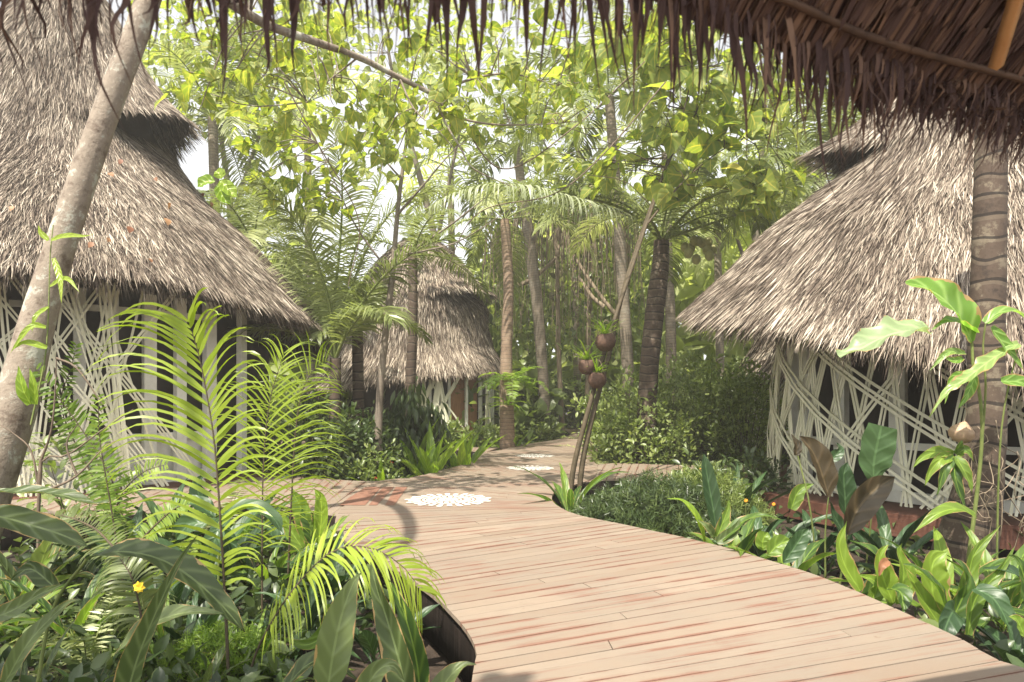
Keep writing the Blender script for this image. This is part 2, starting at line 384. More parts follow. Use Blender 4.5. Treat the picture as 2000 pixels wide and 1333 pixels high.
def barkmat(name, c1, c2, c3, ring=0.0, rfreq=14.0):
    m, t, out = newmat(name)
    lu = attr(t, 'luv').outputs['Vector']; sx = t.nodes.new('ShaderNodeSeparateXYZ'); t.links.new(lu, sx.inputs[0])
    ob = t.nodes.new('ShaderNodeTexCoord').outputs['Object']
    n1 = N(t, 'ShaderNodeTexNoise', _Scale=3.6, _Detail=8.0, _Roughness=0.75); t.links.new(ob, n1.inputs['Vector'])
    n2 = N(t, 'ShaderNodeTexNoise', _Scale=16.0, _Detail=5.0, _Roughness=0.7); t.links.new(ob, n2.inputs['Vector'])
    vo = N(t, 'ShaderNodeTexVoronoi', _Scale=7.0); t.links.new(ob, vo.inputs['Vector'])
    col = ramp(t, n1.outputs['Fac'], [(0.36, c1), (0.47, c2), (0.54, c2), (0.60, c3)])
    col = mixc(t, math_(t, 'MULTIPLY', n2.outputs['Fac'], 0.55), col, tuple(x * 0.3 for x in c1))
    h = n2.outputs['Fac']
    if ring:
        n0 = N(t, 'ShaderNodeTexNoise', _Scale=2.0, _Detail=1.0); t.links.new(ob, n0.inputs['Vector'])
        ph = math_(t, 'ADD', math_(t, 'MULTIPLY', sx.outputs[0], rfreq), math_(t, 'MULTIPLY', n0.outputs['Fac'], 1.3))
        sn = math_(t, 'FRACT', ph)
        line = math_(t, 'LESS_THAN', sn, 0.14)
        col = mixc(t, math_(t, 'MULTIPLY', math_(t, 'GREATER_THAN', sn, 0.84), 0.25), col, c3)
        col = mixc(t, math_(t, 'MULTIPLY', line, ring), col, tuple(x * 0.3 for x in c1))
        h = math_(t, 'ADD', math_(t, 'MULTIPLY', sn, 0.8), math_(t, 'MULTIPLY', n2.outputs['Fac'], 0.4))
    bs = N(t, 'ShaderNodeBsdfPrincipled', _Roughness=0.85); t.links.new(col, bs.inputs['Base Color'])
    bp = N(t, 'ShaderNodeBump', _Strength=0.7, _Distance=0.02); t.links.new(h, bp.inputs['Height']); t.links.new(bp.outputs[0], bs.inputs['Normal'])
    t.links.new(bs.outputs[0], out.inputs[0]); MAT[name] = m
barkmat('mottled bark', (0.13, 0.09, 0.065), (0.30, 0.245, 0.19), (0.50, 0.49, 0.41))
barkmat('palm bark', (0.15, 0.115, 0.08), (0.27, 0.22, 0.165), (0.34, 0.30, 0.24), 0.7, 11)
barkmat('dark palm bark', (0.045, 0.03, 0.022), (0.10, 0.068, 0.048), (0.21, 0.17, 0.12), 0.85, 5)
barkmat('brown palm bark', (0.17, 0.11, 0.07), (0.30, 0.21, 0.145), (0.38, 0.29, 0.21), 0.7, 9)
barkmat('grey bark', (0.14, 0.115, 0.085), (0.22, 0.18, 0.14), (0.30, 0.26, 0.2))

# deck boards
m, t, out = newmat('deck board')
lu = attr(t, 'luv').outputs['Vector']
mp = t.nodes.new('ShaderNodeMapping'); mp.inputs['Scale'].default_value = (0.5, 9.0, 1.0); t.links.new(lu, mp.inputs[0])
n1 = N(t, 'ShaderNodeTexNoise', _Scale=2.2, _Detail=7.0, _Roughness=0.7, _Distortion=0.4); t.links.new(mp.outputs[0], n1.inputs['Vector'])
mp2 = t.nodes.new('ShaderNodeMapping'); mp2.inputs['Scale'].default_value = (3.0, 60.0, 1.0); t.links.new(lu, mp2.inputs[0])
n2 = N(t, 'ShaderNodeTexNoise', _Scale=2.0, _Detail=4.0, _Roughness=0.6); t.links.new(mp2.outputs[0], n2.inputs['Vector'])
geo = t.nodes.new('ShaderNodeNewGeometry')
n3 = N(t, 'ShaderNodeTexNoise', _Scale=1.1, _Detail=5.0, _Roughness=0.6); t.links.new(geo.outputs['Position'], n3.inputs['Vector'])
n4 = N(t, 'ShaderNodeTexNoise', _Scale=9.0, _Detail=5.0, _Roughness=0.7); t.links.new(geo.outputs['Position'], n4.inputs['Vector'])
n5 = N(t, 'ShaderNodeTexNoise', _Scale=1.5, _Detail=3.0, _Roughness=0.6); mp5 = t.nodes.new('ShaderNodeMapping'); mp5.inputs['Scale'].default_value = (0.35, 1.3, 1.0); mp5.inputs['Rotation'].default_value = (0, 0, R(-24)); t.links.new(geo.outputs['Position'], mp5.inputs[0]); t.links.new(mp5.outputs[0], n5.inputs['Vector'])
rn = attr(t, 'rnd').outputs['Fac']
pale = ramp(t, rn, [(0.0, (0.215, 0.168, 0.128)), (0.5, (0.255, 0.205, 0.158)), (1.0, (0.295, 0.243, 0.19))])
pale = mixc(t, math_(t, 'MULTIPLY', n2.outputs['Fac'], 0.75), pale, (0.19, 0.135, 0.10))
pale = mixc(t, ramp(t, n3.outputs['Fac'], [(0.40, (0, 0, 0)), (0.60, (0.75, 0.75, 0.75))]), pale, (0.21, 0.175, 0.14))
sx = t.nodes.new('ShaderNodeSeparateXYZ'); t.links.new(lu, sx.inputs[0])
e = math_(t, 'ABSOLUTE', sx.outputs[2])                             # 1 at a board's edges
wear = math_(t, 'ADD', math_(t, 'MULTIPLY', n1.outputs['Fac'], 0.9), math_(t, 'MULTIPLY', math_(t, 'MULTIPLY', math_(t, 'POWER', e, 2.5), 0.40), ramp(t, n5.outputs['Fac'], [(0.47, (0.1, 0.1, 0.1)), (0.62, (1, 1, 1))])))
wear = math_(t, 'ADD', wear, math_(t, 'MULTIPLY', math_(t, 'SUBTRACT', n3.outputs['Fac'], 0.5), 0.6))
wear = math_(t, 'ADD', wear, math_(t, 'MULTIPLY', math_(t, 'GREATER_THAN', rn, 0.97), 0.10))
red = ramp(t, wear, [(0.51, (0, 0, 0)), (0.68, (0.9, 0.9, 0.9))])
col = mixc(t, red, pale, (0.19, 0.10, 0.072))
spk = ramp(t, n4.outputs['Fac'], [(0.64, (0, 0, 0)), (0.72, (0.7, 0.7, 0.7))])
col = mixc(t, spk, col, (0.16, 0.10, 0.07))
bs = N(t, 'ShaderNodeBsdfPrincipled', _Roughness=0.62); t.links.new(col, bs.inputs['Base Color']); bs.inputs['Specular IOR Level'].default_value = 0.25
bp = N(t, 'ShaderNodeBump', _Strength=0.25, _Distance=0.006); t.links.new(n2.outputs['Fac'], bp.inputs['Height']); t.links.new(bp.outputs[0], bs.inputs['Normal'])
t.links.new(bs.outputs[0], out.inputs[0]); MAT['deck board'] = m

# ------------------------------------------------------------------ ground
mb = MB()
n = 90
xs = np.sinh(np.linspace(-2.45, 2.45, n)) * 9; ys = np.sinh(np.linspace(-1.6, 2.75, n)) * 9 + 6
X, Yg = np.meshgrid(xs, ys)
near = np.exp(-((X / 30) ** 2 + ((Yg - 12) / 30) ** 2))
Z = GZ + 0.05 * np.sin(X * 1.7 + 1.3 * np.sin(Yg * .8)) * near + 0.04 * np.sin(Yg * 2.3 + X) * near
i = np.arange(n - 1)[:, None] * n; j = np.arange(n - 1)[None]
mb.add(np.stack([X, Yg, Z], -1), np.stack([i + j, i + j + 1, i + n + j + 1, i + n + j], -1).reshape(-1, 4))
tag(mb.build('ground', MAT['soil']), 'dark damp garden soil under the plants', None, None, 'structure')

# ------------------------------------------------------------------ boardwalk
def ladder(mb, Lp, Rp, z, seed, wd=0.2, brk=None):
    """boards between two edges: each board reaches from the left edge to the right edge"""
    rg = np.random.default_rng(seed)
    if brk is None: L = resample(np.array(Lp), n=600); Rr = resample(np.array(Rp), n=600)
    else:
        L0 = resample(np.array(Lp), n=3000); R0 = resample(np.array(Rp), n=3000); il = [0]; ir = [0]
        for a, b in brk:
            il.append(int(np.argmin(np.linalg.norm(L0 - a, axis=1)))); ir.append(int(np.argmin(np.linalg.norm(R0 - b, axis=1))))
        il.append(2999); ir.append(2999)
        L = np.vstack([L0[np.linspace(i, j, 300).astype(int)] for i, j in zip(il[:-1], il[1:])]); Rr = np.vstack([R0[np.linspace(i, j, 300).astype(int)] for i, j in zip(ir[:-1], ir[1:])])
    mid = (L + Rr) / 2; s = np.r_[0, np.cumsum(np.linalg.norm(np.diff(mid, axis=0), axis=1))]
    pos = [0.0]
    while pos[-1] < s[-1]: pos.append(pos[-1] + wd * rg.uniform(0.75, 1.2))
    pos = np.array(pos); pos = pos / pos[-1] * s[-1]
    def at(A, q): return np.array([np.interp(q, s, A[:, 0]), np.interp(q, s, A[:, 1])])
    for a, b in zip(pos[:-1], pos[1:]):
        g = 0.009
        cuts = [0.0, 1.0]
        if rg.random() < 0.3: cuts = [0.0, rg.uniform(0.2, 0.8), 1.0]
        l0, l1, r0, r1 = at(L, a + g / 2), at(L, b - g / 2), at(Rr, a + g / 2), at(Rr, b - g / 2)
        for c0, c1 in zip(cuts[:-1], cuts[1:]):
            e0 = c0 + (0.0012 if c0 > 0 else 0); e1 = c1 - (0.0012 if c1 < 1 else 0)
            q = [l0 * (1 - e0) + r0 * e0, l0 * (1 - e1) + r0 * e1, l1 * (1 - e1) + r1 * e1, l1 * (1 - e0) + r1 * e0]
            hz = z + rg.normal(0, 0.0012)
            top = [(*p, hz) for p in q]; bot = [(*p, hz - 0.03) for p in q]
            ln = np.linalg.norm(q[1] - q[0]); off = rg.uniform(0, 50, 2); w0 = b - a
            uv = [(off[0], off[1], -1), (off[0] + ln, off[1], -1), (off[0] + ln, off[1] + w0, 1), (off[0], off[1] + w0, 1)]
            mb.add(top + bot, [(0, 1, 2, 3), (0, 4, 5, 1), (1, 5, 6, 2), (2, 6, 7, 3), (3, 7, 4, 0)], rg.random(), uv + uv, 0, smooth=False)
def G2(px, py): return G(px, py)[:2]
def fascia(mb, pts, z, h=0.37, th=0.04):
    p = resample(np.array([(*q, 0) for q in pts]), step=0.12)
    t = nrm(np.gradient(p, axis=0)); nn = np.cross(t, (0, 0, 1)) * th / 2
    V = np.concatenate([p - nn + (0, 0, z - h), p + nn + (0, 0, z - h), p + nn + (0, 0, z - 0.004), p - nn + (0, 0, z - 0.004)], 1).reshape(-1, 3)
    n_ = len(p); Fq = [(i * 4 + j, i * 4 + (j + 1) % 4, i * 4 + 4 + (j + 1) % 4, i * 4 + 4 + j) for i in range(n_ - 1) for j in range(4)]
    mb.add(V, Fq, 0.5, None, 1)
def gap_shade(mb, Lp, Rp, z):  # dark sheet under the boards, standing in for shade in the gaps
    L = resample(np.array(Lp), n=120); Rr = resample(np.array(Rp), n=120)
    V = [(*(l * 0.97 + r * 0.03), z) for l, r in zip(L, Rr)] + [(*(l * 0.03 + r * 0.97), z) for l, r in zip(L, Rr)]
    mb.add(V, [(i, i + 120, i + 121, i + 1) for i in range(119)], 0.5, None, 1)
mb = MB()
mainL = [(-1.9, -3.2), (-1.2, -1.2), (-0.75, 0.6), (-0.45, 2.0), (-0.24, 3.1), G2(926, 1300), G2(930, 1270), G2(912, 1232), G2(885, 1200), G2(850, 1166), G2(800, 1130), G2(735, 1090), G2(672, 1055),
         G2(655, 1030), G2(662, 1000), G2(700, 965), G2(740, 940), G2(800, 933), G2(850, 922), G2(900, 908), G2(926, 895), G2(940, 885), G2(985, 878), G2(1005, 871), G2(1050, 864), G2(1092, 858), G2(1112, 850), G2(1108, 843), G2(1090, 838)]
mainR = [(3.9, -2.8), (3.7, -0.6), (3.5, 1.2), (3.2, 2.6), (2.95, 3.55), G2(1952, 1290), G2(1880, 1250), G2(1780, 1203), G2(1680, 1158), G2(1590, 1122), G2(1500, 1094), G2(1400, 1065), G2(1300, 1042), G2(1205, 1022),
         G2(1130, 1006), G2(1092, 990), G2(1078, 975), G2(1086, 960), G2(1120, 948), G2(1150, 938), G2(1165, 925), G2(1165, 908), G2(1155, 892), G2(1175, 880), G2(1185, 872), G2(1172, 862), G2(1162, 852), G2(1150, 845), G2(1125, 838)]
ladder(mb, mainL, mainR, 0.0, 5, 0.15, [((-0.24, 3.1), G2(1880, 1250)), (G2(928, 1290), G2(1680, 1158)), (G2(861, 1180), G2(1460, 1083)), (G2(735, 1090), G2(1205, 1022)), (G2(655, 1030), G2(1105, 996)), (G2(735, 941), G2(1078, 975)), (G2(1005, 871), G2(1160, 915))])
gap_shade(mb, mainL, mainR, -0.05)
mL_, mR_ = resample(np.array(mainL), n=160), resample(np.array(mainR), n=160)
def inset(a, sg, k=0.05):
    tt = nrm(np.gradient(a, axis=0)); return a + sg * k * np.stack([tt[:, 1], -tt[:, 0]], 1)
fascia(mb, inset(mL_, 1), -0.034); fascia(mb, inset(mR_, -1), -0.034)
bwl_n = [G2(700, 1010), G2(640, 1004), G2(590, 992), G2(520, 985), G2(420, 990), G2(300, 1000), G2(150, 1010), (-8.4, 8.0)]
bwl_f = [G2(790, 932), G2(740, 938), G2(690, 938), G2(610, 931), G2(540, 922), G2(440, 915), G2(330, 910), (-9.6, 12.5)]
ladder(mb, bwl_f, bwl_n, -0.012, 8, 0.2); gap_shade(mb, bwl_f, bwl_n, -0.06); fascia(mb, bwl_n, -0.015); fascia(mb, bwl_f, -0.015)
b2n = [G2(945, 884), G2(900, 879), G2(840, 877), G2(760, 874), G2(640, 872), (-9.0, 21.5)]
b2f = [G2(975, 874), G2(900, 872), G2(828, 866), G2(760, 860), G2(640, 858), (-10.0, 25.0)]
ladder(mb, b2f, b2n, -0.012, 9, 0.2); gap_shade(mb, b2f, b2n, -0.06); fascia(mb, b2n, -0.015)
b3n = [G2(1130, 942), G2(1180, 938), G2(1260, 938), G2(1340, 944), G2(1430, 952), G2(1520, 960), (5.3, 10.2)]
b3f = [G2(1150, 905), G2(1220, 904), G2(1300, 907), G2(1380, 908), G2(1450, 908), G2(1520, 910), (6.6, 14.2)]
ladder(mb, b3n, b3f, -0.012, 10, 0.2); gap_shade(mb, b3n, b3f, -0.06); fascia(mb, b3n, -0.015); fascia(mb, b3f, -0.015)
path = mb.build('boardwalk', [MAT['deck board'], MAT['shade-dark fascia']])
tag(path, 'winding pale timber boardwalk with reddish worn boards', None, None, 'structure')

# fresh reddish boards inlaid near the first flower marking
def deck_poly(quad, z=0.006, rnd=0.5):
    mbq = MB(); mbq.add([(*q, z) for q in quad], [tuple(range(len(quad)))], 0.5, None, 0, smooth=False); return mbq
simplemat('worn red stain', (0.15, 0.06, 0.04), (0.26, 0.15, 0.105), 9, rough=0.65, bump=0.2, stretch=(1, 3, 1))
mb = MB()
for x0, x1, x2, x3 in ((661, 713, 745, 722), (720, 736, 770, 748), (752, 770, 796, 773)):
    q = [G2(x0, 988), G2(x1, 988), G2(x2 + 0, 952), G2(x3 - (0 if x0 > 700 else 8), 952)]
    mb.add([(*p, 0.0065) for p in q], [(0, 1, 2, 3)], random.random(), None, 0, smooth=False)
st = mb.build('red_board_inlay', MAT['worn red stain'], path)

def flower_mark(cx, cy, rad, label, rot=0.0):
    mb = MB(); z = 0.0085
    npet = 26
    def ringpoly(pts): 
        mb.add([(cx + p[0] * rad, cy + p[1] * rad, z) for p in pts], [tuple(range(len(pts)))], 0.5, None, 0, smooth=False)
    for k in range(npet):                                            # long rounded rays
        a = 2 * PI * k / npet + rot; wdt = 0.062
        pts = []
        r1 = 0.98 if k % 2 else 0.9
        for q in range(7):
            b = -PI / 2 + PI * q / 6; pts.append((r1 - wdt + wdt * math.cos(b), wdt * math.sin(b)))
        pts += [(0.62, 0.03), (0.62, -0.03)]
        ringpoly([(x * math.cos(a) - y * math.sin(a), x * math.sin(a) + y * math.cos(a)) for x, y in pts])
    def ring(r0, r1, n=48, amp=0.0, lob=0):
        for k in range(n):
            a0, a1 = 2 * PI * k / n, 2 * PI * (k + 1) / n
            f = lambda a, r: (r * (1 + amp * math.cos(lob * a)) * math.cos(a), r * (1 + amp * math.cos(lob * a)) * math.sin(a))
            ringpoly([f(a0, r0), f(a1, r0), f(a1, r1), f(a0, r1)][::-1] if False else [f(a0, r0), f(a0, r1), f(a1, r1), f(a1, r0)])
    ring(0.54, 0.578, 60)
    for k in range(20):                                              # inner petals
        a = 2 * PI * k / 20
        pts = [(0.34, -0.015), (0.42, -0.05), (0.49, -0.045), (0.51, 0), (0.49, 0.045), (0.42, 0.05), (0.34, 0.015)]
        ringpoly([(x * math.cos(a) - y * math.sin(a), x * math.sin(a) + y * math.cos(a)) for x, y in pts])
    ring(0.27, 0.30, 48)
    for k in range(10):
        a = 2 * PI * k / 10 + 0.2
        pts = [(0.07, 0), (0.14, -0.05), (0.22, -0.035), (0.24, 0), (0.22, 0.035), (0.14, 0.05)]
        ringpoly([(x * math.cos(a) - y * math.sin(a), x * math.sin(a) + y * math.cos(a)) for x, y in pts])
    ring(0.001, 0.05, 16)
    o = mb.build('painted_flower', MAT['white marking'], path); o['label'] = label
c = G2(876, 977); flower_mark(c[0], c[1], 0.65, 'large white painted flower nearest on the boards')
c = G2(1036, 915); flower_mark(c[0], c[1], 0.52, 'second white painted flower further along the boards')
c = G2(1045, 891); flower_mark(c[0], c[1], 0.52, 'farthest white painted flower on the boards')

# ------------------------------------------------------------------ thatched huts
class Hut:
    def __init__(s, c, prof, er=None, ez=None, hood=None, tm=0.52, seed=1):
        s.c = np.array(c, float); s.er = er or (lambda th: 1 + 0 * th); s.ez = ez or (lambda th: 0 * th); s.seed = seed
        p = resample(np.array([(r, z) for r, z in prof]), n=200)
        s.p = p; s.t = np.linspace(0, 1, 200); s.hood = hood; s.tm = tm
    def surf(s, th, t, tier=0, off=0.0):
        th = np.asarray(th, float); t = np.asarray(t, float)
        r = np.interp(t, s.t, s.p[:, 0]); z = np.interp(t, s.t, s.p[:, 1])
        k = np.clip(1 - t, 0, 1) ** 2
        r = r * (1 + (s.er(th) - 1) * k) + 0.05 * np.sin(5 * th + s.seed) * (1 - t)
        z = z + s.ez(th) * np.clip(1 - t * 1.5, 0, 1) ** 1.3
        if s.hood:
            th0, wd, A, drop = s.hood
            g = np.exp(-(((th - th0 + PI) % (2 * PI) - PI) / wd) ** 2)
            if tier == 1:
                e = np.exp(-np.clip(t - s.tm, 0, 1) / 0.13)
                r = r + A * g * e; z = z - drop * g * e
            else:
                e = np.exp(-((t - s.tm - 0.02) / 0.09) ** 2)
                r = r - 0.6 * A * g * e
        else: g = 0
        r = r + off
        return np.stack([s.c[0] + r * np.sin(th), s.c[1] - r * np.cos(th), s.c[2] + z + 0 * th], -1)
    def normal(s, th, t, tier):
        e = 1e-3
        a = s.surf(th + e, t, tier) - s.surf(th - e, t, tier); b = s.surf(th, t + e, tier) - s.surf(th, t - e, tier)
        return nrm(np.cross(a, b)), nrm(-b)
def grid(mb, V, mi, flip=False, smooth=True):
    a, b = V.shape[:2]; i = np.arange(a - 1)[:, None] * b; j = np.arange(b - 1)[None]
    Fq = np.stack([i + j, i + j + 1, i + b + j + 1, i + b + j], -1).reshape(-1, 4)
    if flip: Fq = Fq[:, ::-1]
    mb.add(V, Fq, 0.5, None, mi, smooth)
def strands(mb, root, d, nv, L, wd, lift, sag, mi, jit=0.22, rnd=None):
    n = len(root)
    s = np.cross(nv, d); a = rng.normal(0, jit, n)[:, None]
    d = nrm(d * np.cos(a) + s * np.sin(a)); s = np.cross(nv, d)
    tw = rng.normal(0, 0.7, n)[:, None]; wv = nrm(s * np.cos(tw) + nv * np.sin(tw))
    L = np.broadcast_to(L, (n,))[:, None]; lift = np.broadcast_to(lift, (n,))[:, None]
    bend = rng.normal(0, 0.045, n)[:, None]
    rows = []
    for u, ww in ((0, 0.7), (0.4, 1.0), (0.75, 0.8), (1.0, 0.08)):
        p = root + d * L * u + nv * lift * (u ** 1.2) * L + s * bend * L * u * u - np.array((0, 0, 1.0)) * (sag * L * u * u)
        rows.append(np.stack([p - wv * wd[:, None] * ww / 2, p + wv * wd[:, None] * ww / 2], 1))
    V = np.stack(rows, 1)                                            # n,4,2,3
    i = np.arange(n)[:, None] * 8; j = (np.arange(3) * 2)[None]
    Fq = np.stack([i + j, i + j + 1, i + j + 3, i + j + 2], -1).reshape(-1, 4)
    r = rng.random(n) if rnd is None else rnd
    mb.add(V, Fq, np.repeat(r, 8), None, mi, smooth=False)
def roof(h, parent, n_str, L, wd, front=0.0, hang=0.35, thick=0.16, under=True):
    mb = MB()
    TH = np.linspace(-PI, PI, 121)
    T = np.linspace(0.0, min(1, h.tm + 0.1), 26); A, B = np.meshgrid(TH, T, indexing='ij'); grid(mb, h.surf(A, B, 0), 0)
    T = np.linspace(h.tm, 1.0, 26); A, B = np.meshgrid(TH, T, indexing='ij'); grid(mb, h.surf(A, B, 1), 0)
    if h.hood:                                                       # inner face of the hood
        T = np.linspace(h.tm, h.tm + 0.2, 6); A, B = np.meshgrid(TH, T, indexing='ij'); V = h.surf(A, B, 1); V[..., 2] -= 0.06; grid(mb, V, 0, True)
    # underside and rim
    T = np.linspace(0.0, 0.4, 12); A, B = np.meshgrid(TH, T, indexing='ij'); V = h.surf(A, B, 0, -0.03); V[..., 2] -= thick; grid(mb, V, 2, True)
    a = h.surf(TH, 0 * TH, 0); b = h.surf(TH, 0 * TH, 0, -0.03); b[..., 2] -= thick
    grid(mb, np.stack([a, b], 1), 0)
    # layered strands, denser towards the camera side
    fr = math.atan2(-h.c[0], h.c[1])                                 # angle facing the camera
    def sample(n, t0, t1):
        tt = []; hh = []
        while len(tt) < n:
            t_ = rng.uniform(t0, t1, n); th_ = rng.uniform(-PI, PI, n)
            rr = np.interp(t_, h.t, h.p[:, 0]) / h.p[0, 0]
            dth = np.abs((th_ - fr + PI) % (2 * PI) - PI)
            keep = rng.random(n) < (rr + 0.05) * np.where(dth < 1.9, 1.0, 0.12)
            tt += list(t_[keep]); hh += list(th_[keep])
        return np.array(hh[:n]), np.array(tt[:n])
    for tier, t0, t1, share in ((0, 0.0, h.tm + 0.06, 0.72), (1, h.tm, 0.995, 0.28)):
        m_ = int(n_str * share); th, tt = sample(m_, t0, t1)
        nv, d = h.normal(th, tt, tier); root = h.surf(th, tt, tier) + nv * 0.01
        kp_ = np.ones(m_, bool)
        if h.hood and tier == 0:
            g = np.exp(-(((th - h.hood[0] + PI) % (2 * PI) - PI) / h.hood[1]) ** 2); kp = ~((g > 0.35) & (tt > h.tm - 0.015))
            root, d, nv = root[kp], d[kp], nv[kp]; m_ = len(root); kp_ = kp
        lf = rng.uniform(0.01, 0.17, m_)
        strands(mb, root, d, nv, L * rng.uniform(0.7, 1.3, m_), wd * rng.uniform(0.5, 1.4, m_), lf, 0.05, 1, 0.14, np.clip(rng.random(m_) * 0.78 + 0.22 * (0.5 + 0.5 * np.sin(th[kp_] * 9 + 2 * np.sin(tt[kp_] * 20)) * np.cos(tt[kp_] * 27 + th[kp_] * 4)), 0, 1))
    # shaggy eave and hood rim
    def rim(n, tier, tv, hang=hang):
        th = rng.uniform(-PI, PI, n)
        dth = np.abs((th - fr + PI) % (2 * PI) - PI); th = th[dth < 2.3]; n = len(th)
        tt = tv + rng.uniform(0, 0.04, n)
        nv, d = h.normal(th, tt, tier); root = h.surf(th, tt, tier) - nv * rng.uniform(0.0, thick, n)[:, None]
        strands(mb, root, nrm(d + np.array((0, 0, -0.5))), nv, hang * rng.uniform(0.5, 1.3, n), wd * rng.uniform(0.6, 1.4, n), 0.0, 0.25, 1, 0.2, rng.random(n) * 0.75)
    rim(int(n_str * 0.10), 0, 0.0)
    if h.hood: rim(int(n_str * 0.03), 1, h.tm, 0.16)
    return mb.build('roof', [MAT['thatch base'], MAT['thatch strand'], MAT['roof underside']], parent)
def under_battens(h, parent, nr=40, th0=-PI, th1=PI, thick=0.2):
    mb = MB()
    for t_ in np.linspace(0.01, 0.3, 7):
        th = np.linspace(th0, th1, 60); p = h.surf(th, 0 * th + t_, 0, -0.05); p[:, 2] -= thick
        bar(mb, p, None, 0.035, 0.02, (0, 0, 1))
    for k, a in enumerate(np.linspace(th0, th1, nr)):
        for sg in (1,):
            tt = np.linspace(0.0, 0.34, 6); p = h.surf(a + sg * tt * 0.8, tt, 0, -0.06); p[:, 2] -= thick + 0.03
            bar(mb, p, None, 0.03, 0.02, (0, 0, 1))
    return mb.build('roof_battens', MAT['bamboo batten'], parent)
def wallpt(h, th, rw, z):
    th = np.asarray(th, float); return np.stack([h.c[0] + rw * np.sin(th), h.c[1] - rw * np.cos(th), z + 0 * th], -1)
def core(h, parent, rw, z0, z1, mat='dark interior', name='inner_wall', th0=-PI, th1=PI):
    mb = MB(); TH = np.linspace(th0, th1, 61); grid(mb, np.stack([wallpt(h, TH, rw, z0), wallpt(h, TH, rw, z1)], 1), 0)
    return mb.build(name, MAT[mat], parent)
def lattice(h, parent, rw, z0, z1, th0, th1, n, slope=0.6, bulge=0.25, wd=0.035, flare=0.0, seed=0):
    rg = np.random.default_rng(seed); mb = MB()
    for k in range(n):
        st = th0 + (th1 - th0) * rg.random()
        sg = rg.choice([-1, 1]); sl_ = sg * slope * rg.choice([0.12, 0.3, 0.75, 1.3], p=[.35, .3, .2, .15]) * rg.uniform(0.8, 1.2)
        pair = rg.choice([1, 2, 3])
        for q in range(pair):
            v = np.linspace(0, 1, 7); th = st + q * 0.014 + sl_ * (v - 0.5)
            rr = rw + bulge * np.sin(v * PI) * 0.5 + flare * (1 - v) ** 2 + rg.uniform(-0.02, 0.02)
            p = np.stack([h.c[0] + rr * np.sin(th), h.c[1] - rr * np.cos(th), z0 + (z1 - z0) * v], -1)
            nn = np.stack([np.sin(th), -np.cos(th), 0 * th], -1)
            bar(mb, p, None, wd * rg.uniform(0.6, 1.25), 0.012, nn, rg.random())
    return mb.build('lattice', MAT['rattan strip'], parent)

# left hut
CL = (-9.46, 14.5, 0)
hl = Hut(CL, [(5.45, 2.82), (4.5, 3.95), (3.6, 4.9), (2.75, 5.75), (2.1, 6.8), (1.5, 8.3), (0.9, 9.6), (0.12, 10.9)],
         er=lambda th: 1 + 0.05 * np.sin(2 * th + 0.3) + 0.02 * np.sin(5 * th), ez=lambda th: 0.6 * np.exp(-((th - 0.75) / 0.6) ** 2) + 0.05 * np.sin(5 * th),
         hood=(1.28, 0.36, 0.95, -0.05), tm=0.56)
t_ = thing('thatched_hut', 'large thatched hut at left with white lattice walls and dark hooded roof vent', 'hut', (CL[0], CL[1], 0))
roof(hl, t_, 130000, 0.42, 0.0115)
under_battens(hl, t_)
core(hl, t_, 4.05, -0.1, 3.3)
FRL = math.atan2(-CL[0], CL[1])
mb = MB(); TH = np.linspace(-PI, PI, 61)
grid(mb, np.stack([wallpt(hl, TH, 5.0, 0.0), wallpt(hl, TH, 1.0, 0.0)], 1), 0, True); grid(mb, np.stack([wallpt(hl, TH, 5.0, -0.45), wallpt(hl, TH, 5.0, 0.0)], 1), 0)
mb.build('platform', MAT['red timber'], t_)
def th_at(h, px, r):                                                # wall angle seen at a picture column
    best = None
    for a in np.linspace(-PI / 2 + 0.0, PI / 2 + 0.6, 1500):
        p = wallpt(h, a, r, 0); x = 1000 + F * p[0] / p[1]
        nn = np.array((math.sin(a), -math.cos(a)))
        if np.dot(nn, -p[:2]) > 0 and (best is None or abs(x - px) < best[0]): best = (abs(x - px), a)
    return best[1]
for px, ww in ((155, 0.17), (225, 0.07), (290, 0.20), (350, 0.18), (408, 0.22), (60, 0.18), (470, 0.16)):
    a = th_at(hl, px, 4.3); mb = MB(); box(mb, wallpt(hl, a, 4.32, 1.62), ww, 0.12, 3.24, a); mb.build('post', MAT['white paint'], t_)
for px0, px1 in ((160, 290), (292, 350), (352, 408), (20, 150)):
    a0, a1 = th_at(hl, px0, 4.2), th_at(hl, px1, 4.2); TH = np.linspace(a0, a1, 6)
    mb = MB(); 
    for z0, z1 in ((0.0, 0.18), (0.75, 0.87), (2.9, 3.0)):
        mr_ = MB(); bar(mr_, wallpt(hl, TH, 4.24, (z0 + z1) / 2), None, z1 - z0, 0.06, np.stack([np.sin(TH), -np.cos(TH), 0 * TH], -1)); mr_.build('rail', MAT['white paint'], t_)
    grid(mb, np.stack([wallpt(hl, TH, 4.15, 0.18), wallpt(hl, TH, 4.15, 0.75)], 1), 0)
    mb.build('wall_panel', MAT['white paint'], t_)
lattice(hl, t_, 4.75, 0.0, 3.4, th_at(hl, -150, 4.75), th_at(hl, 255, 4.75), 30, 0.6, 0.1, 0.034, 0.05, 3)

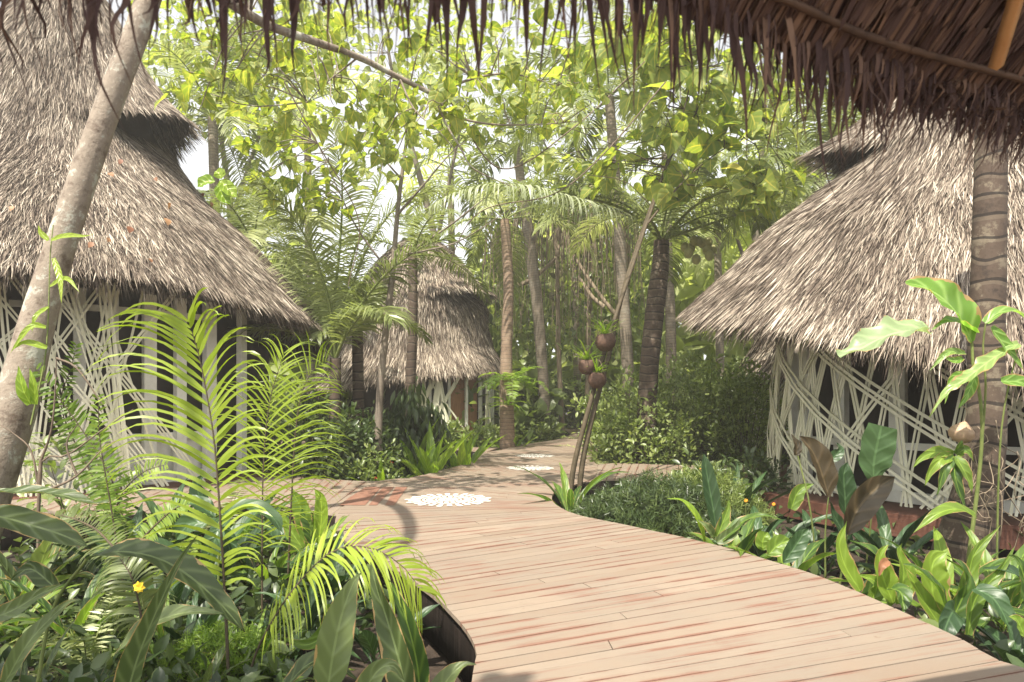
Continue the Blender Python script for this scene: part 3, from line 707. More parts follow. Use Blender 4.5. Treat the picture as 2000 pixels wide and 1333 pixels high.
# fallen leaves resting on the left roof
k_ = 0
spots_fl = [(235, 322, 'small orange fallen leaf high on the left roof beside the grey trunk'), (298, 358, 'orange fallen leaf on the left roof just below the dark vent'), (318, 438, 'largest rusty fallen leaf, the one midway across the left roof'),
            (330, 408, 'rusty curled leaf above the largest fallen leaf on the left roof'), (212, 478, 'tan fallen leaf on the left roof closest to the leaning trunk'), (183, 486, 'orange fallen leaf near the front eave beside the leaning trunk'),
            (285, 518, 'pale curled leaf just above the front eave of the left roof'), (405, 402, 'brown leaf stuck near the right slope of the left roof'), (210, 350, 'tiny red leaf on the left roof near the trunk edge'),
            (252, 455, 'pale brown leaf lying low on the middle of left roof'), (398, 375, 'reddish leaf on the right slope of left roof under the vent'), (30, 418, 'cream fallen leaf on the far left of the left roof')]
def hit_roof(h, px, py):
    best = None
    for a in np.linspace(-1.9, 1.9, 160):
        for q in np.linspace(0.0, h.tm, 60):
            pass
    A, B = np.meshgrid(np.linspace(-1.9, 2.2, 400), np.linspace(0, h.tm, 200), indexing='ij')
    V = h.surf(A, B, 0); x = 1000 + F * V[..., 0] / V[..., 1]; y = H0 - F * (V[..., 2] - CH) / V[..., 1]
    d = (x - px) ** 2 + (y - py) ** 2 + V[..., 1] * 8; i = np.unravel_index(np.argmin(d), d.shape)
    nv, dd = h.normal(A[i], B[i], 0); return V[i], nv, dd
for px, py, lb in spots_fl:
    p, nv, dd = hit_roof(hl, px, py); mb = MB()
    scatter(mb, WIDE, [p + nv * 0.12], nrm(dd + np.array((random.uniform(-1, 1), 0, 0))), 0.17 if 'largest' in lb else random.uniform(0.09, 0.14), up=nv + rng.normal(0, 0.4, 3))
    tag(mb.build('fallen_leaf', MAT['fallen leaf'], origin=p), lb, 'fallen leaf', 'dead leaves fallen on the left roof')

# right hut
CR = (8.0, 11.5, 0)
hr = Hut(CR, [(4.95, 2.5), (4.2, 3.3), (3.45, 4.15), (2.6, 4.95), (1.95, 5.75), (1.3, 6.7), (0.7, 7.7), (0.1, 8.6)],
         er=lambda th: 1.01 - 0.09 * np.exp(-((th + 2.2) / 0.8) ** 2), ez=lambda th: 1.15 * np.cos(th + 2.65) + 0.05 * np.sin(5 * th),
         hood=(-1.75, 0.34, 0.70, -0.05), tm=0.56, seed=4)
t_ = thing('thatched_hut', 'thatched hut at right behind the ringed palm trunk, walled with crossing cream strips', 'hut', (CR[0], CR[1], 0))
roof(hr, t_, 105000, 0.44, 0.0125)
under_battens(hr, t_)
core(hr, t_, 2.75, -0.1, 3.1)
mb = MB(); TH = np.linspace(-PI, PI, 61)
grid(mb, np.stack([wallpt(hr, TH, 4.1, -0.012), wallpt(hr, TH, 0.6, -0.012)], 1), 0, True); grid(mb, np.stack([wallpt(hr, TH, 4.1, -0.3), wallpt(hr, TH, 4.1, -0.012)], 1), 0)
mb.build('platform', MAT['red timber'], t_)
for a in np.linspace(-2.2, 0.9, 11):
    mb = MB(); box(mb, wallpt(hr, a, 3.02, 1.4), 0.22, 0.10, 2.7, a); mb.build('post', MAT['white paint'], t_)
TH = np.linspace(-2.2, 0.9, 40)
for zz, hh in ((0.08, 0.16), (0.80, 0.10)):
    mb = MB(); bar(mb, wallpt(hr, TH, 3.10, zz), None, hh, 0.05, np.stack([np.sin(TH), -np.cos(TH), 0 * TH], -1)); mb.build('rail', MAT['white paint'], t_)
mb = MB(); lrg = np.random.default_rng(21)
def lat_strip(h, r0, z0, z1, tb, tt, wd, fl, r_):
    v = np.linspace(0, 1, 8); th = tb + (tt - tb) * v; rr = r0 + 0.09 * np.sin(v * PI) + fl * (1 - v) ** 2
    p = np.stack([h.c[0] + rr * np.sin(th), h.c[1] - rr * np.cos(th), z0 + (z1 - z0) * v], -1)
    bar(mb, p, None, wd, 0.01, np.stack([np.sin(th), -np.cos(th), 0 * th], -1), r_)
for k in range(52):                                                  # tall narrow crosses of paired strips
    a = -2.3 + 3.3 * k / 52 + lrg.uniform(-0.03, 0.03); ln = (-1) ** k * lrg.uniform(0.10, 0.24)
    for q_ in range(lrg.choice([2, 3])): lat_strip(hr, 3.22 + 0.012 * (k % 4), 0, 2.9, a + q_ * 0.017, a + q_ * 0.013 + ln, lrg.uniform(0.026, 0.04), 0.2, lrg.random())
for k in range(9):                                                   # long bands sweeping down to the right
    a = -2.9 + 0.42 * k + lrg.uniform(-0.05, 0.05)
    for q_ in range(3): lat_strip(hr, 3.30, 0, 2.9, a + 1.25 + q_ * 0.022 + 0.02 * q_ * q_, a + q_ * 0.03, 0.042, 0.2, lrg.random())
for k in range(5):
    a = -1.7 + 0.5 * k
    for q_ in range(2): lat_strip(hr, 3.26, 0, 2.9, a - 0.62 + q_ * 0.025, a + q_ * 0.02, 0.036, 0.2, lrg.random())
mb.build('lattice', MAT['rattan strip'], t_)

# middle hut
CM = (-3.5, 26.0, 0)
hm = Hut(CM, [(3.75, 2.45), (3.1, 3.2), (2.75, 4.1), (2.55, 4.9), (2.15, 5.6), (1.55, 6.5), (0.85, 7.2), (0.1, 7.7)],
         er=lambda th: 1 + 0.16 * np.cos(th + 1.9), ez=lambda th: 0.5 * np.cos(th - 1.5) - 0.2,
         hood=(0.95, 0.55, 0.7, 0.05), tm=0.5, seed=2)
t_ = thing('thatched_hut', 'distant thatched hut in the middle with orange wood doors and white posts', 'hut', (CM[0], CM[1], 0))
roof(hm, t_, 45000, 0.5, 0.025)
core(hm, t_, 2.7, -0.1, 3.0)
for px0, px1 in ((878, 910), (912, 932), (934, 940)):
    a0, a1 = th_at(hm, px0, 2.85), th_at(hm, px1, 2.85); TH = np.linspace(a0, a1, 4)
    mb = MB(); grid(mb, np.stack([wallpt(hm, TH, 2.85, 0.0), wallpt(hm, TH, 2.85, 2.7)], 1), 0); mb.build('door', MAT['wood panel'], t_)
for px in (860, 877, 911, 938, 955, 962, 840, 815):
    a = th_at(hm, px, 2.98); mb = MB(); box(mb, wallpt(hm, a, 2.98, 1.3), 0.09 if px < 930 else 0.13, 0.08, 2.6, a); mb.build('post', MAT['white paint'], t_)
lattice(hm, t_, 3.1, 0.0, 2.6, th_at(hm, 820, 3.1), th_at(hm, 870, 3.1), 12, 0.5, 0.1, 0.05, 0.1, 6)
lattice(hm, t_, 3.1, 0.0, 2.6, th_at(hm, 945, 3.1), th_at(hm, 985, 3.1) + 0.3, 12, 0.5, 0.1, 0.05, 0.1, 7)
mb = MB(); TH = np.linspace(-PI, PI, 49)
grid(mb, np.stack([wallpt(hm, TH, 3.3, 0.0), wallpt(hm, TH, 0.5, 0.0)], 1), 0, True); grid(mb, np.stack([wallpt(hm, TH, 3.3, -0.45), wallpt(hm, TH, 3.3, 0.0)], 1), 0)
mb.build('platform', MAT['red timber'], t_)

# fourth hut, mostly behind the right one
CF = (9.3, 20.5, 0)
hf = Hut(CF, [(2.75, 2.05), (2.2, 2.7), (1.8, 3.4), (1.4, 4.3), (0.9, 5.5), (0.08, 6.8)], ez=lambda th: 0.2 * np.cos(th), tm=0.9, seed=8)
t_ = thing('thatched_hut', 'small thatched hut peeping out behind the right hut eave', 'hut', (CF[0], CF[1], 0))
roof(hf, t_, 14000, 0.45, 0.03); core(hf, t_, 1.8, -0.4, 2.3)
lattice(hf, t_, 2.0, -0.3, 2.2, -2.2, 0.2, 40, 0.6, 0.1, 0.04, 0.15, 9)

# ------------------------------------------------------------------ roof overhead with its hanging fringe
tO = thing('thatched_eave', 'dark shaggy palm-thatch eave hanging overhead across the top', 'roof', (1.5, 0.5, 3.4))
ex = [(-500, -60, 1.75), (0, -60, 1.78), (400, -62, 1.80), (800, -60, 1.84), (1100, -55, 1.92), (1250, -10, 2.0), (1350, 40, 2.1), (1500, 92, 2.25), (1620, 140, 2.4), (1750, 175, 2.55), (1880, 205, 2.68), (2000, 235, 2.8), (2200, 290, 3.0), (2600, 380, 3.3)]
E = resample(PL(*[(a, b, c * 0.8) for a, b, c in ex]), n=400)
inn = np.array((0.42, -1.0, 0.86))                                   # up the roof, away from the eave
def eave(u, v, drop=0.0):
    k = np.clip(np.asarray(u) * 399, 0, 398.999); i = k.astype(int); f = (k - i)[..., None]
    e = E[i] * (1 - f) + E[i + 1] * f
    return e + nrm(inn) * np.asarray(v)[..., None] - np.array((0, 0, 1.0)) * drop
mb = MB()
U, Vv = np.meshgrid(np.linspace(0, 1, 100), np.linspace(0, 3.0, 24), indexing='ij')
grid(mb, eave(U, Vv), 0)
Vt = eave(U, Vv); Vt[..., 2] += 0.18; grid(mb, Vt, 0, True)
# shingled underside: courses of short leaf strips
for c_ in range(26):
    v0 = 0.04 + c_ * 0.085; nS = 1500 if c_ < 14 else 700
    u = rng.uniform(0.35 if c_ > 3 else 0.0, 1, nS); root = eave(u, np.full(nS, v0 + 0.09), 0.012) + rng.normal(0, 0.004, (nS, 3))
    nvv = nrm(np.cross(nrm(inn), (1, 0.35, 0))); nvv = nvv if nvv[2] < 0 else -nvv
    strands(mb, root, np.broadcast_to(-nrm(inn), (nS, 3)), np.broadcast_to(nvv, (nS, 3)), np.full(nS, 0.10) * rng.uniform(0.8, 1.2, nS), np.full(nS, 0.013) * rng.uniform(0.6, 1.4, nS), 0.08, 0.0, 1, 0.06)
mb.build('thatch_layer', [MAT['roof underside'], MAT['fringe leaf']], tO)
# fringe: torn leaf ends in bunches
mb = MB()
def fringe(n, u0, u1, l0, l1, w0, w1, base=0.02, tilt=(0, 0), dens=None):
    for k in range(n):
        u = random.uniform(u0, u1) if dens is None else dens()
        b = eave(np.array([u]), np.array([random.uniform(0.0, 0.08)]), 0.0)[0]
        L = random.uniform(l0, l1) * (1 if random.random() < 0.7 else 1.25)
        dx = random.gauss(tilt[0], 0.10) * L
        pts = [b + (0, 0, 0.04), b + (dx * 0.3, random.gauss(0, 0.016), -L * 0.35), b + (dx * 0.7, random.gauss(0, 0.03), -L * 0.7), b + (dx, random.gauss(0, 0.04), -L)]
        blade(mb, pts, random.uniform(w0, w1), prof=[0.75, 1, 1, 0.85, 0.5, 0.3, 0.14, 0.0], up=(random.gauss(0, 0.35), -1, 0.1), fold=0.2, cols=3, n=12, wave=0.03, rnd=random.random() ** 1.6, twist=random.gauss(0, 0.6))
UL = 0.0
for ub in np.linspace(0.08, 0.56, 92):                               # bunches along the left and middle
    for q in range(random.choice([2, 3, 4, 5])):
        uu = ub + random.gauss(0, 0.0035)
        fringe(1, uu, uu, 0.08, 0.27 if random.random() < 0.7 else 0.36, 0.006, 0.021)
fringe(80, 0.08, 0.56, 0.06, 0.20, 0.003, 0.011)
fringe(620, 0.54, 1.0, 0.07, 0.24, 0.004, 0.013, tilt=(-0.22, 0))
fringe(800, 0.54, 1.0, 0.03, 0.12, 0.008, 0.016, tilt=(-0.25, 0))
fringe(700, 0.08, 1.0, 0.06, 0.28, 0.0012, 0.004, tilt=(-0.1, 0))
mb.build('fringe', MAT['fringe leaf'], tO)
mb = MB(); u = np.linspace(0.45, 1, 40); tube(mb, eave(u, np.full(40, 0.13), 0.024), 0.0105, 8); mb.build('batten', MAT['roof underside'], tO)
mb = MB(); a = P(1945, 130, 1.96) ; b = P(1990, -20, 1.78); d = (b - a); tube(mb, [a, a + d * 0.5, a + d * 3.5], 0.02, 4); mb.build('rafter', MAT['rafter wood'], tO)

# ================================================================== plants
def B(px, Y, z=GZ): return np.array(((px - 1000) / F * Y, Y, z))

# ---- broadleaf trees: limbs drawn as curves, leaf clusters hung on twigs
def leaf_tree(name, label, cat, limbs, regions, proto, lsize, leafm,  barkm='grey bark', group=None, per=9, spread=0.42, kind=None, droop=0.45, twig=True, wreg=()):
    base = limbs[0][0][0]
    t = thing(name, label, cat, (base[0], base[1], base[2]), group)
    mw = MB(); anchors = []
    for k, (pts, rad) in enumerate(limbs):
        p = resample(pts, n=max(8, int(4 * len(pts)))); tube(mw, p, np.array(rad, float), 12 if rad[0] > 0.08 else 6)
        anchors += list(p[len(p) // 3:])
    anchors = np.array(anchors)
    ml = MB(); cl = []
    for (cx, cy, rx, ry, Y0, Y1, n) in regions:
        for _ in range(n):
            a = random.uniform(0, 2 * PI); r = math.sqrt(random.random())
            cl.append(P(cx + rx * r * math.cos(a), cy + ry * r * math.sin(a), random.uniform(Y0, Y1)))
    for (x, y, z, rx, ry, rz, n) in wreg:
        for _ in range(n): cl.append(np.array((x, y, z)) + rng.uniform(-1, 1, 3) * (rx, ry, rz))
    cl = np.array(cl); m = len(cl)
    dist = np.linalg.norm(cl[:, None] - anchors[None], axis=2); near = anchors[dist.argmin(1)]
    if twig:
        for c, a in zip(cl, near):
            mid = (c + a) / 2 + rng.normal(0, 0.12, 3) * (np.linalg.norm(c - a) * 0.5 + 0.1) + np.array((0, 0, 0.08))
            tube(mw, catmull([a, mid, c, c + nrm(c - a) * 0.15], 8), [0.011, 0.004], 4, cap=False)
    mw.build('trunk', MAT[barkm], t)
    dirs = nrm(cl - near + rng.normal(0, 0.2, (m, 3)))
    k = rng.integers(int(per * 0.6), int(per * 1.4) + 1, m); idx = np.repeat(np.arange(m), k); n = len(idx)
    loc = cl[idx] + rng.normal(0, spread * 0.5, (n, 3)) * np.array((1, 1, 0.55))
    d = nrm(dirs[idx] * 0.5 + rng.normal(0, 0.6, (n, 3)) - np.array((0, 0, droop)))
    crnd = rng.random(m)[idx] * 0.5 + rng.random(n) * 0.5
    scatter(ml, proto, loc, d, lsize * rng.uniform(0.4, 1.2, n), rnd=crnd, up=np.array((0, -0.25, 1.0)) + rng.normal(0, 0.5, (n, 3)))
    ml.build('crown', MAT[leafm], t)
    return t

# leaning tree at the left, its limb reaching across the picture
tr = PL((-110, 1230, 6.0), (-50, 1010, 6.1), (30, 790, 6.3), (70, 640, 6.4), (112, 500, 6.5), (165, 340, 6.6), (218, 190, 6.7), (268, 60, 6.8), (300, -30, 6.9))
tr[0][2] = GZ
lim = [(tr, [0.27, 0.24, 0.20, 0.16, 0.135, 0.125, 0.12, 0.118, 0.11]),
       (PL((300, -30, 6.9), (370, -40, 7.2), (440, 0, 7.6), (520, 48, 8.0), (610, 80, 8.4), (700, 112, 8.8), (780, 152, 9.1), (850, 186, 9.3)), [0.12, 0.07, 0.055, 0.05, 0.045, 0.04, 0.035, 0.03]),
       (np.array([P(300, -30, 6.9), (-3.2, 5.4, 6.4), (-2.9, 3.2, 6.6), (-3.4, 1.4, 6.4), (-3.6, -0.4, 6.2)]), [0.11, 0.09, 0.07, 0.04, 0.02]),  # unseen limb added to carry leaves that shade the left foreground
       (PL((850, 186, 9.3), (920, 155, 9.5), (1000, 145, 9.7), (1090, 168, 9.9)), [0.024, 0.014, 0.006]),
       (PL((850, 186, 9.3), (885, 225, 9.3), (960, 243, 9.5), (1060, 243, 9.8), (1130, 237, 10)), [0.022, 0.012, 0.006]),
       (PL((850, 186, 9.3), (870, 240, 9.2), (900, 290, 9.2), (925, 330, 9.3), (1000, 365, 9.5)), [0.02, 0.012, 0.005]),
       (PL((780, 152, 9.1), (810, 215, 9.0), (860, 260, 9.0), (910, 320, 9.1)), [0.016, 0.009, 0.004]),
       (PL((700, 112, 8.8), (640, 160, 8.9), (600, 200, 9.0)), [0.014, 0.008, 0.004])]
leaf_tree('leaning_tree', 'leaning grey-barked tree at left with a limb arching over the boardwalk', 'tree', lim,
          [(560, 150, 190, 110, 8.3, 9.6, 26), (760, 230, 120, 70, 8.8, 9.6, 14), (1000, 200, 150, 70, 9.2, 10.2, 20), (960, 60, 220, 60, 8.6, 9.6, 14), (400, -170, 170, 80, 6.8, 8.4, 20)], HEART, 0.22, 'canopy leaf', 'mottled bark', per=7, wreg=[(-3.9, -0.4, 6.2, 1.1, 1.2, 0.3, 190), (-2.5, -0.8, 6.2, 0.5, 0.8, 0.3, 60)])  # out-of-frame leaves added: wreg shades the left foreground, last region breaks the limb's shadow
# slim tree in the left island bed
lim = [(np.vstack([B(738, 13.2), PL((740, 800, 13.2), (752, 660, 13.2), (766, 540, 13.2), (776, 420, 13.2), (784, 350, 13.3), (796, 260, 13.4))]), [0.085, 0.08, 0.07, 0.065, 0.05, 0.04, 0.03]),
       (PL((768, 520, 13.2), (820, 480, 12.8), (880, 440, 12.5), (950, 385, 12.2)), [0.03, 0.02, 0.008]), (PL((776, 420, 13.2), (820, 370, 12.8), (880, 300, 12.6), (920, 270, 12.4)), [0.028, 0.016, 0.006]),
       (PL((766, 540, 13.2), (700, 450, 13.0), (660, 370, 12.6), (620, 280, 12.4)), [0.026, 0.014, 0.006]), (PL((784, 350, 13.3), (730, 290, 13.2), (680, 240, 13.0)), [0.022, 0.012, 0.005]),
       (PL((776, 500, 13.1), (830, 490, 12.2), (900, 470, 11.6), (1010, 400, 11.2)), [0.02, 0.012, 0.005])]
leaf_tree('slender_tree', 'slim pale-stemmed tree with heart-shaped leaves standing before the distant hut', 'tree', lim,
          [(540, 280, 110, 90, 11.8, 13.2, 15), (690, 290, 100, 60, 11.8, 13.2, 9), (600, 400, 60, 40, 12, 13.2, 6), (790, 230, 90, 90, 12, 14, 12)], HEART, 0.30, 'canopy leaf', 'grey bark', per=8, spread=0.5)
# forked tree carrying the hanging coconut-husk planters
lim = [(np.vstack([B(1112, 11.2), PL((1120, 915, 11.2), (1152, 790, 11.3), (1180, 690, 11.5), (1205, 610, 11.8), (1235, 520, 12.2), (1262, 440, 12.8), (1290, 360, 13.2), (1310, 290, 13.4))]), [0.048, 0.043, 0.04, 0.038, 0.036, 0.034, 0.03, 0.025, 0.018]),
       (np.vstack([B(1130, 11.3), PL((1136, 915, 11.3), (1158, 810, 11.4), (1188, 700, 11.7), (1212, 590, 12.1), (1238, 500, 12.9), (1300, 330, 13.2), (1360, 220, 13.4))]), [0.048, 0.043, 0.04, 0.036, 0.03, 0.025, 0.012]),
       (PL((1262, 440, 12.8), (1330, 360, 13.2), (1400, 300, 13.4), (1490, 250, 13.5)), [0.025, 0.014, 0.006]), (PL((1310, 290, 13.4), (1340, 200, 13.4), (1350, 120, 13.2), (1330, 40, 13.0)), [0.02, 0.012, 0.006]),
       (PL((1330, 360, 13.2), (1420, 370, 13.4), (1480, 400, 13.5)), [0.014, 0.008, 0.004])]
leaf_tree('forked_tree', 'thin forked tree with big lime-green leaves and coconut husks tied to its stems', 'tree', lim,
          [(1390, 190, 150, 110, 12.4, 14.4, 30), (1480, 270, 70, 80, 12.6, 14.2, 8), (1300, 100, 90, 80, 12.6, 14.2, 12), (1400, 80, 120, 70, 12.0, 13.6, 10), (1150, 290, 100, 60, 13, 14.6, 9), (1300, 320, 110, 60, 12.6, 14.0, 12), (1470, 360, 50, 50, 13, 14.4, 7), (1180, 120, 110, 80, 13, 14, 8)], HEART, 0.46, 'canopy leaf', 'dark stem', per=6, spread=0.55)
# background canopy trees
bgt = [(460, 24, 430, 'broad-leaved tree rising right behind the left hut', [(420, 120, 150, 130, 20, 25, 36), (560, 80, 130, 110, 20, 25, 26)]),
       (860, 27, 480, 'tall broad-leaved tree directly above the distant hut', [(760, 70, 170, 130, 22, 28, 36), (920, 130, 120, 120, 22, 28, 24)]),
       (1150, 30, 480, 'tall leafy tree standing beyond the end of the boardwalk', [(1120, 60, 180, 130, 24, 31, 34), (1060, 250, 120, 90, 25, 31, 14)]),
       (1480, 24, 560, 'broad-leaved tree between the coconut palm and the right hut', [(1500, 110, 180, 150, 19, 25, 38), (1420, 390, 90, 80, 20, 24, 10)]),
       (1750, 26, 600, 'tall leafy tree rising behind the right hut roof', [(1720, 130, 160, 140, 20, 26, 30)])]
for px, Y, py, lb, reg in bgt:
    cx, cy = reg[0][0], reg[0][1]
    lim = [(np.vstack([B(px, Y), PL((px + 6, 700, Y), (px - 8, py, Y), (cx, cy + 40, Y - 1), (cx + 20, cy - 60, Y - 1.5))]), [0.2, 0.17, 0.14, 0.08, 0.04]),
           (PL((px - 8, py, Y), (reg[-1][0], reg[-1][1] + 20, Y - 1)), [0.09, 0.03])]
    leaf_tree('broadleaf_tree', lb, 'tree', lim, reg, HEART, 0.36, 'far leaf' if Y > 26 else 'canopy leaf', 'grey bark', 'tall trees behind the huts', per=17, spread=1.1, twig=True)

# ---- palms
def palm(label, trunk, rad, nf, L, bark='palm bark', leafm='palm leaf', e0=(0.2, 1.35), ll=0.6, wd=0.045, nl=70, droop=0.9, nuts=0, fixed=(), group=None, name='coconut_palm', cat='palm', arch=1.5, seg=3, azs=None, trunk_sides=14):
    tp = np.asarray(trunk, float); top = tp[-1]
    t = thing(name, label, cat, tp[0], group)
    mb = MB(); p = resample(tp, n=max(24, int(np.linalg.norm(tp[-1] - tp[0]) / 0.12)))
    rr = np.interp(np.linspace(0, 1, len(p)), np.linspace(0, 1, len(rad)), rad)
    s = np.linspace(0, len(p) / 1.6, len(p)); rr = rr * (1 + 0.035 * (s % 1.0))
    tube(mb, p, rr, trunk_sides); mb.build('trunk', MAT[bark], t)
    if nf or fixed:
        mb = MB()
        for k in range(nf):
            az = 2.4 * k + random.uniform(-0.3, 0.3) if azs is None else random.uniform(*azs)
            f = (k + 0.5) / nf; el = e0[1] * (1 - f) + e0[0] * f
            pts = arc_pts(top, az, L * random.uniform(0.85, 1.1), el, el - arch * random.uniform(0.75, 1.15), 9, random.uniform(-0.3, 0.3))
            frond(mb, pts, nl, ll * random.uniform(0.9, 1.1), wd, droop, 0.12, (0.25, 1.0), 0.14, seg=seg, rr=0.028)
        for pts in fixed:
            frond(mb, pts, nl + 14, ll * 1.05, wd, droop, 0.1, (0.2, 0.9), 0.16, seg=seg + 1, rr=0.04)
        mb.build('crown', [MAT[leafm], MAT['green stem']], t)
    for k in range(nuts):
        a = 2 * PI * k / nuts * 1.6; c = top + np.array((0.62 + 0.28 * math.cos(a) + 0.02 * k, -0.62 + 0.1 * math.sin(3 * a), -0.36 + 0.2 * math.sin(a)))
        mb = MB(); pr = [(0, -0.12), (0.06, -0.10), (0.098, -0.04), (0.105, 0.02), (0.085, 0.08), (0.04, 0.115), (0, 0.125)]
        lathe(mb, c, pr, 12); mb.build('coconut', MAT['coconut'], t)
    if nuts:
        mb = MB(); tube(mb, catmull([top, top + (0.35, -0.35, 0.12), top + (0.70, -0.6, -0.2)], 8), [0.035, 0.015], 6); mb.build('fruit_stalk', MAT['green stem'], t)
    return t
def lathe(mb, c, pr, sides=12, tilt=None, rnd=0.5, mi=0, lobes=0, amp=0.0):
    a = np.linspace(0, 2 * PI, sides, endpoint=False); pr = np.array(pr, float)
    k = 1 + amp * np.cos(lobes * a)[None, :]
    V = np.stack([pr[:, None, 0] * np.cos(a) * k, pr[:, None, 0] * np.sin(a) * k, pr[:, None, 1] + 0 * a], -1)
    if tilt is not None:
        z = nrm(np.array(tilt, float)); x = nrm(np.cross((0, 1, 0.01), z)); y = np.cross(z, x)
        V = V[..., 0:1] * x + V[..., 1:2] * y + V[..., 2:3] * z
    V = V + np.array(c); n = len(pr)
    i = np.arange(n - 1)[:, None] * sides; j = np.arange(sides)[None]; kk = (j + 1) % sides
    mb.add(V, np.stack([i + j, i + kk, i + sides + kk, i + sides + j], -1).reshape(-1, 4), rnd, None, mi)

palm('straight tan-trunked palm rising at the far deck edge beside the distant hut',
     np.vstack([B(992, 20.3), PL((991, 860, 20.3), (989, 700, 20.5), (993, 560, 20.7), (986, 430, 20.8))]), [0.24, 0.20, 0.165, 0.155, 0.14], 9, 3.4, 'brown palm bark', ll=0.8, wd=0.04, e0=(-0.2, 1.2), nl=60)
# trunk of the coconut palm with its nuts; the pale frond arches left in front of the straight palm
palm('coconut palm with a cluster of green nuts left of the right hut',
     np.vstack([B(1256, 16.2), PL((1262, 840, 16.2), (1268, 720, 16.2), (1280, 600, 16.2), (1290, 520, 16.2), (1292, 470, 16.2))]), [0.27, 0.25, 0.22, 0.225, 0.22, 0.18], 10, 3.8, 'dark palm bark', nuts=11, ll=0.85, wd=0.034, e0=(0.35, 1.35), nl=70,
     fixed=[PL((1292, 470, 16.2), (1260, 440, 15.7), (1210, 405, 15.2), (1150, 388, 14.9), (1080, 372, 14.6), (1000, 362, 14.4), (930, 368, 14.3), (870, 388, 14.2), (840, 410, 14.2)),
            PL((1292, 470, 16.2), (1270, 430, 14.6), (1220, 380, 14.9), (1160, 360, 15.0), (1100, 380, 15.0), (1050, 420, 15)),
            PL((1292, 470, 16.2), (1360, 400, 14.2), (1440, 370, 14.0), (1520, 390, 15.7), (1570, 430, 13.8)), PL((1292, 470, 16.2), (1380, 440, 14.8), (1450, 420, 15), (1540, 440, 15))])
# the long pale frond hanging over the path middle gets its own silvery colour
FP = tag(None or bpy.data.objects['crown'], None) if False else None
tpf = thing('palm_frond', 'long silvery palm frond arching over the middle of the path', 'palm frond', P(1285, 455, 16.0))
mb = MB(); frond(mb, PL((1285, 452, 16.0), (1240, 428, 15.2), (1190, 405, 14.2), (1120, 386, 13.3), (1050, 366, 12.6), (985, 358, 12.0), (920, 366, 11.9), (870, 384, 11.8), (835, 408, 11.8)), 88, 0.62, 0.034, 2.2, -0.25, (0.1, 0.6), 0.12, seg=5, rr=0.02, rnd0=0.6)
mb.build('leaflets', [MAT['pale palm leaf'], MAT['green stem']], tpf)
palm('pale grey leaning palm trunk high up beyond the straight tan palm',
     np.vstack([B(1068, 25.5), PL((1062, 760, 25.5), (1050, 600, 25.3), (1042, 540, 25.2), (1032, 450, 25), (1020, 380, 25), (1010, 290, 25))]), [0.22, 0.2, 0.2, 0.21, 0.2, 0.17, 0.15], 12, 4.0, 'palm bark', leafm='palm leaf', ll=0.9, wd=0.07, e0=(-0.2, 1.3), nl=36)
palm('young palm with tall upright fronds in the bed beside the left hut',
     np.vstack([B(655, 13.5), PL((655, 800, 13.5), (655, 700, 13.5))]), [0.14, 0.12, 0.11], 3, 2.6, 'dark palm bark', ll=0.95, wd=0.030, e0=(0.6, 1.3), nl=84, name='young_palm',
     fixed=[PL((655, 700, 13.5), (652, 600, 13.5), (664, 480, 13.4), (668, 360, 13.2), (650, 250, 13.0)), PL((655, 700, 13.5), (640, 580, 13.2), (600, 470, 12.8), (545, 390, 12.4), (500, 350, 12.2)),
            PL((655, 700, 13.5), (675, 600, 13.8), (720, 480, 14.0), (780, 400, 14.1), (850, 370, 14.2)), PL((655, 700, 13.5), (690, 620, 13.2), (750, 540, 12.9), (830, 480, 12.7), (900, 460, 12.5)),
            PL((655, 700, 13.5), (668, 620, 13.9), (690, 500, 14.3), (740, 360, 14.6), (745, 280, 14.6)), PL((655, 700, 13.5), (630, 620, 13.6), (600, 560, 13.8), (540, 440, 14.2), (500, 350, 14.3)),
            PL((655, 700, 13.5), (620, 560, 14.4), (560, 430, 15.0), (470, 370, 15.4), (420, 400, 15.6))])
palm('leafy palm behind the young palm, its fronds feathering over the distant hut roof',
     np.vstack([B(795, 18.0), PL((800, 780, 18.0), (806, 640, 18.0), (806, 500, 18))]), [0.15, 0.13, 0.12], 4, 2.8, 'dark palm bark', ll=0.75, wd=0.036, e0=(0.1, 1.35), nl=64)
palm('short palm close against the right end of the left hut eave',
     np.vstack([B(700, 15.2), PL((700, 800, 15.2), (698, 650, 15.2))]), [0.16, 0.13, 0.12], 5, 2.2, 'dark palm bark', ll=0.65, wd=0.03, e0=(0.3, 1.4), nl=64, name='young_palm')
palm('dense green palm behind the vent of the right hut',
     np.vstack([B(1600, 17.5), PL((1600, 700, 17.5), (1600, 330, 17.5))]), [0.2, 0.17, 0.15], 13, 3.4, ll=0.8, wd=0.04, e0=(-0.3, 1.3), nl=66,
     fixed=[PL((1600, 330, 17.5), (1600, 240, 16.8), (1560, 180, 16.2), (1500, 170, 15.6), (1440, 210, 15.2)), PL((1600, 330, 17.5), (1540, 300, 16.4), (1480, 320, 15.6), (1420, 390, 15.2)),
            PL((1600, 330, 17.5), (1570, 350, 16.6), (1520, 390, 15.9), (1480, 450, 15.5)), PL((1600, 330, 17.5), (1640, 230, 16.8), (1660, 150, 16.2), (1640, 80, 15.8))])
palm('tall palm with fronds hanging against the bright sky, upper centre right',
     np.vstack([B(1230, 20), PL((1225, 700, 20), (1205, 400, 20), (1190, 190, 20))]), [0.2, 0.17, 0.15, 0.14], 15, 3.8, ll=0.9, wd=0.045, e0=(-0.3, 1.3), nl=66)
palm('palm standing behind the left hut between its vent and the bright sky',
     np.vstack([B(430, 21), PL((430, 700, 21), (420, 400, 21), (415, 230, 21))]), [0.2, 0.17, 0.15, 0.14], 14, 4.0, ll=0.9, wd=0.045, e0=(-0.35, 1.3), nl=66)
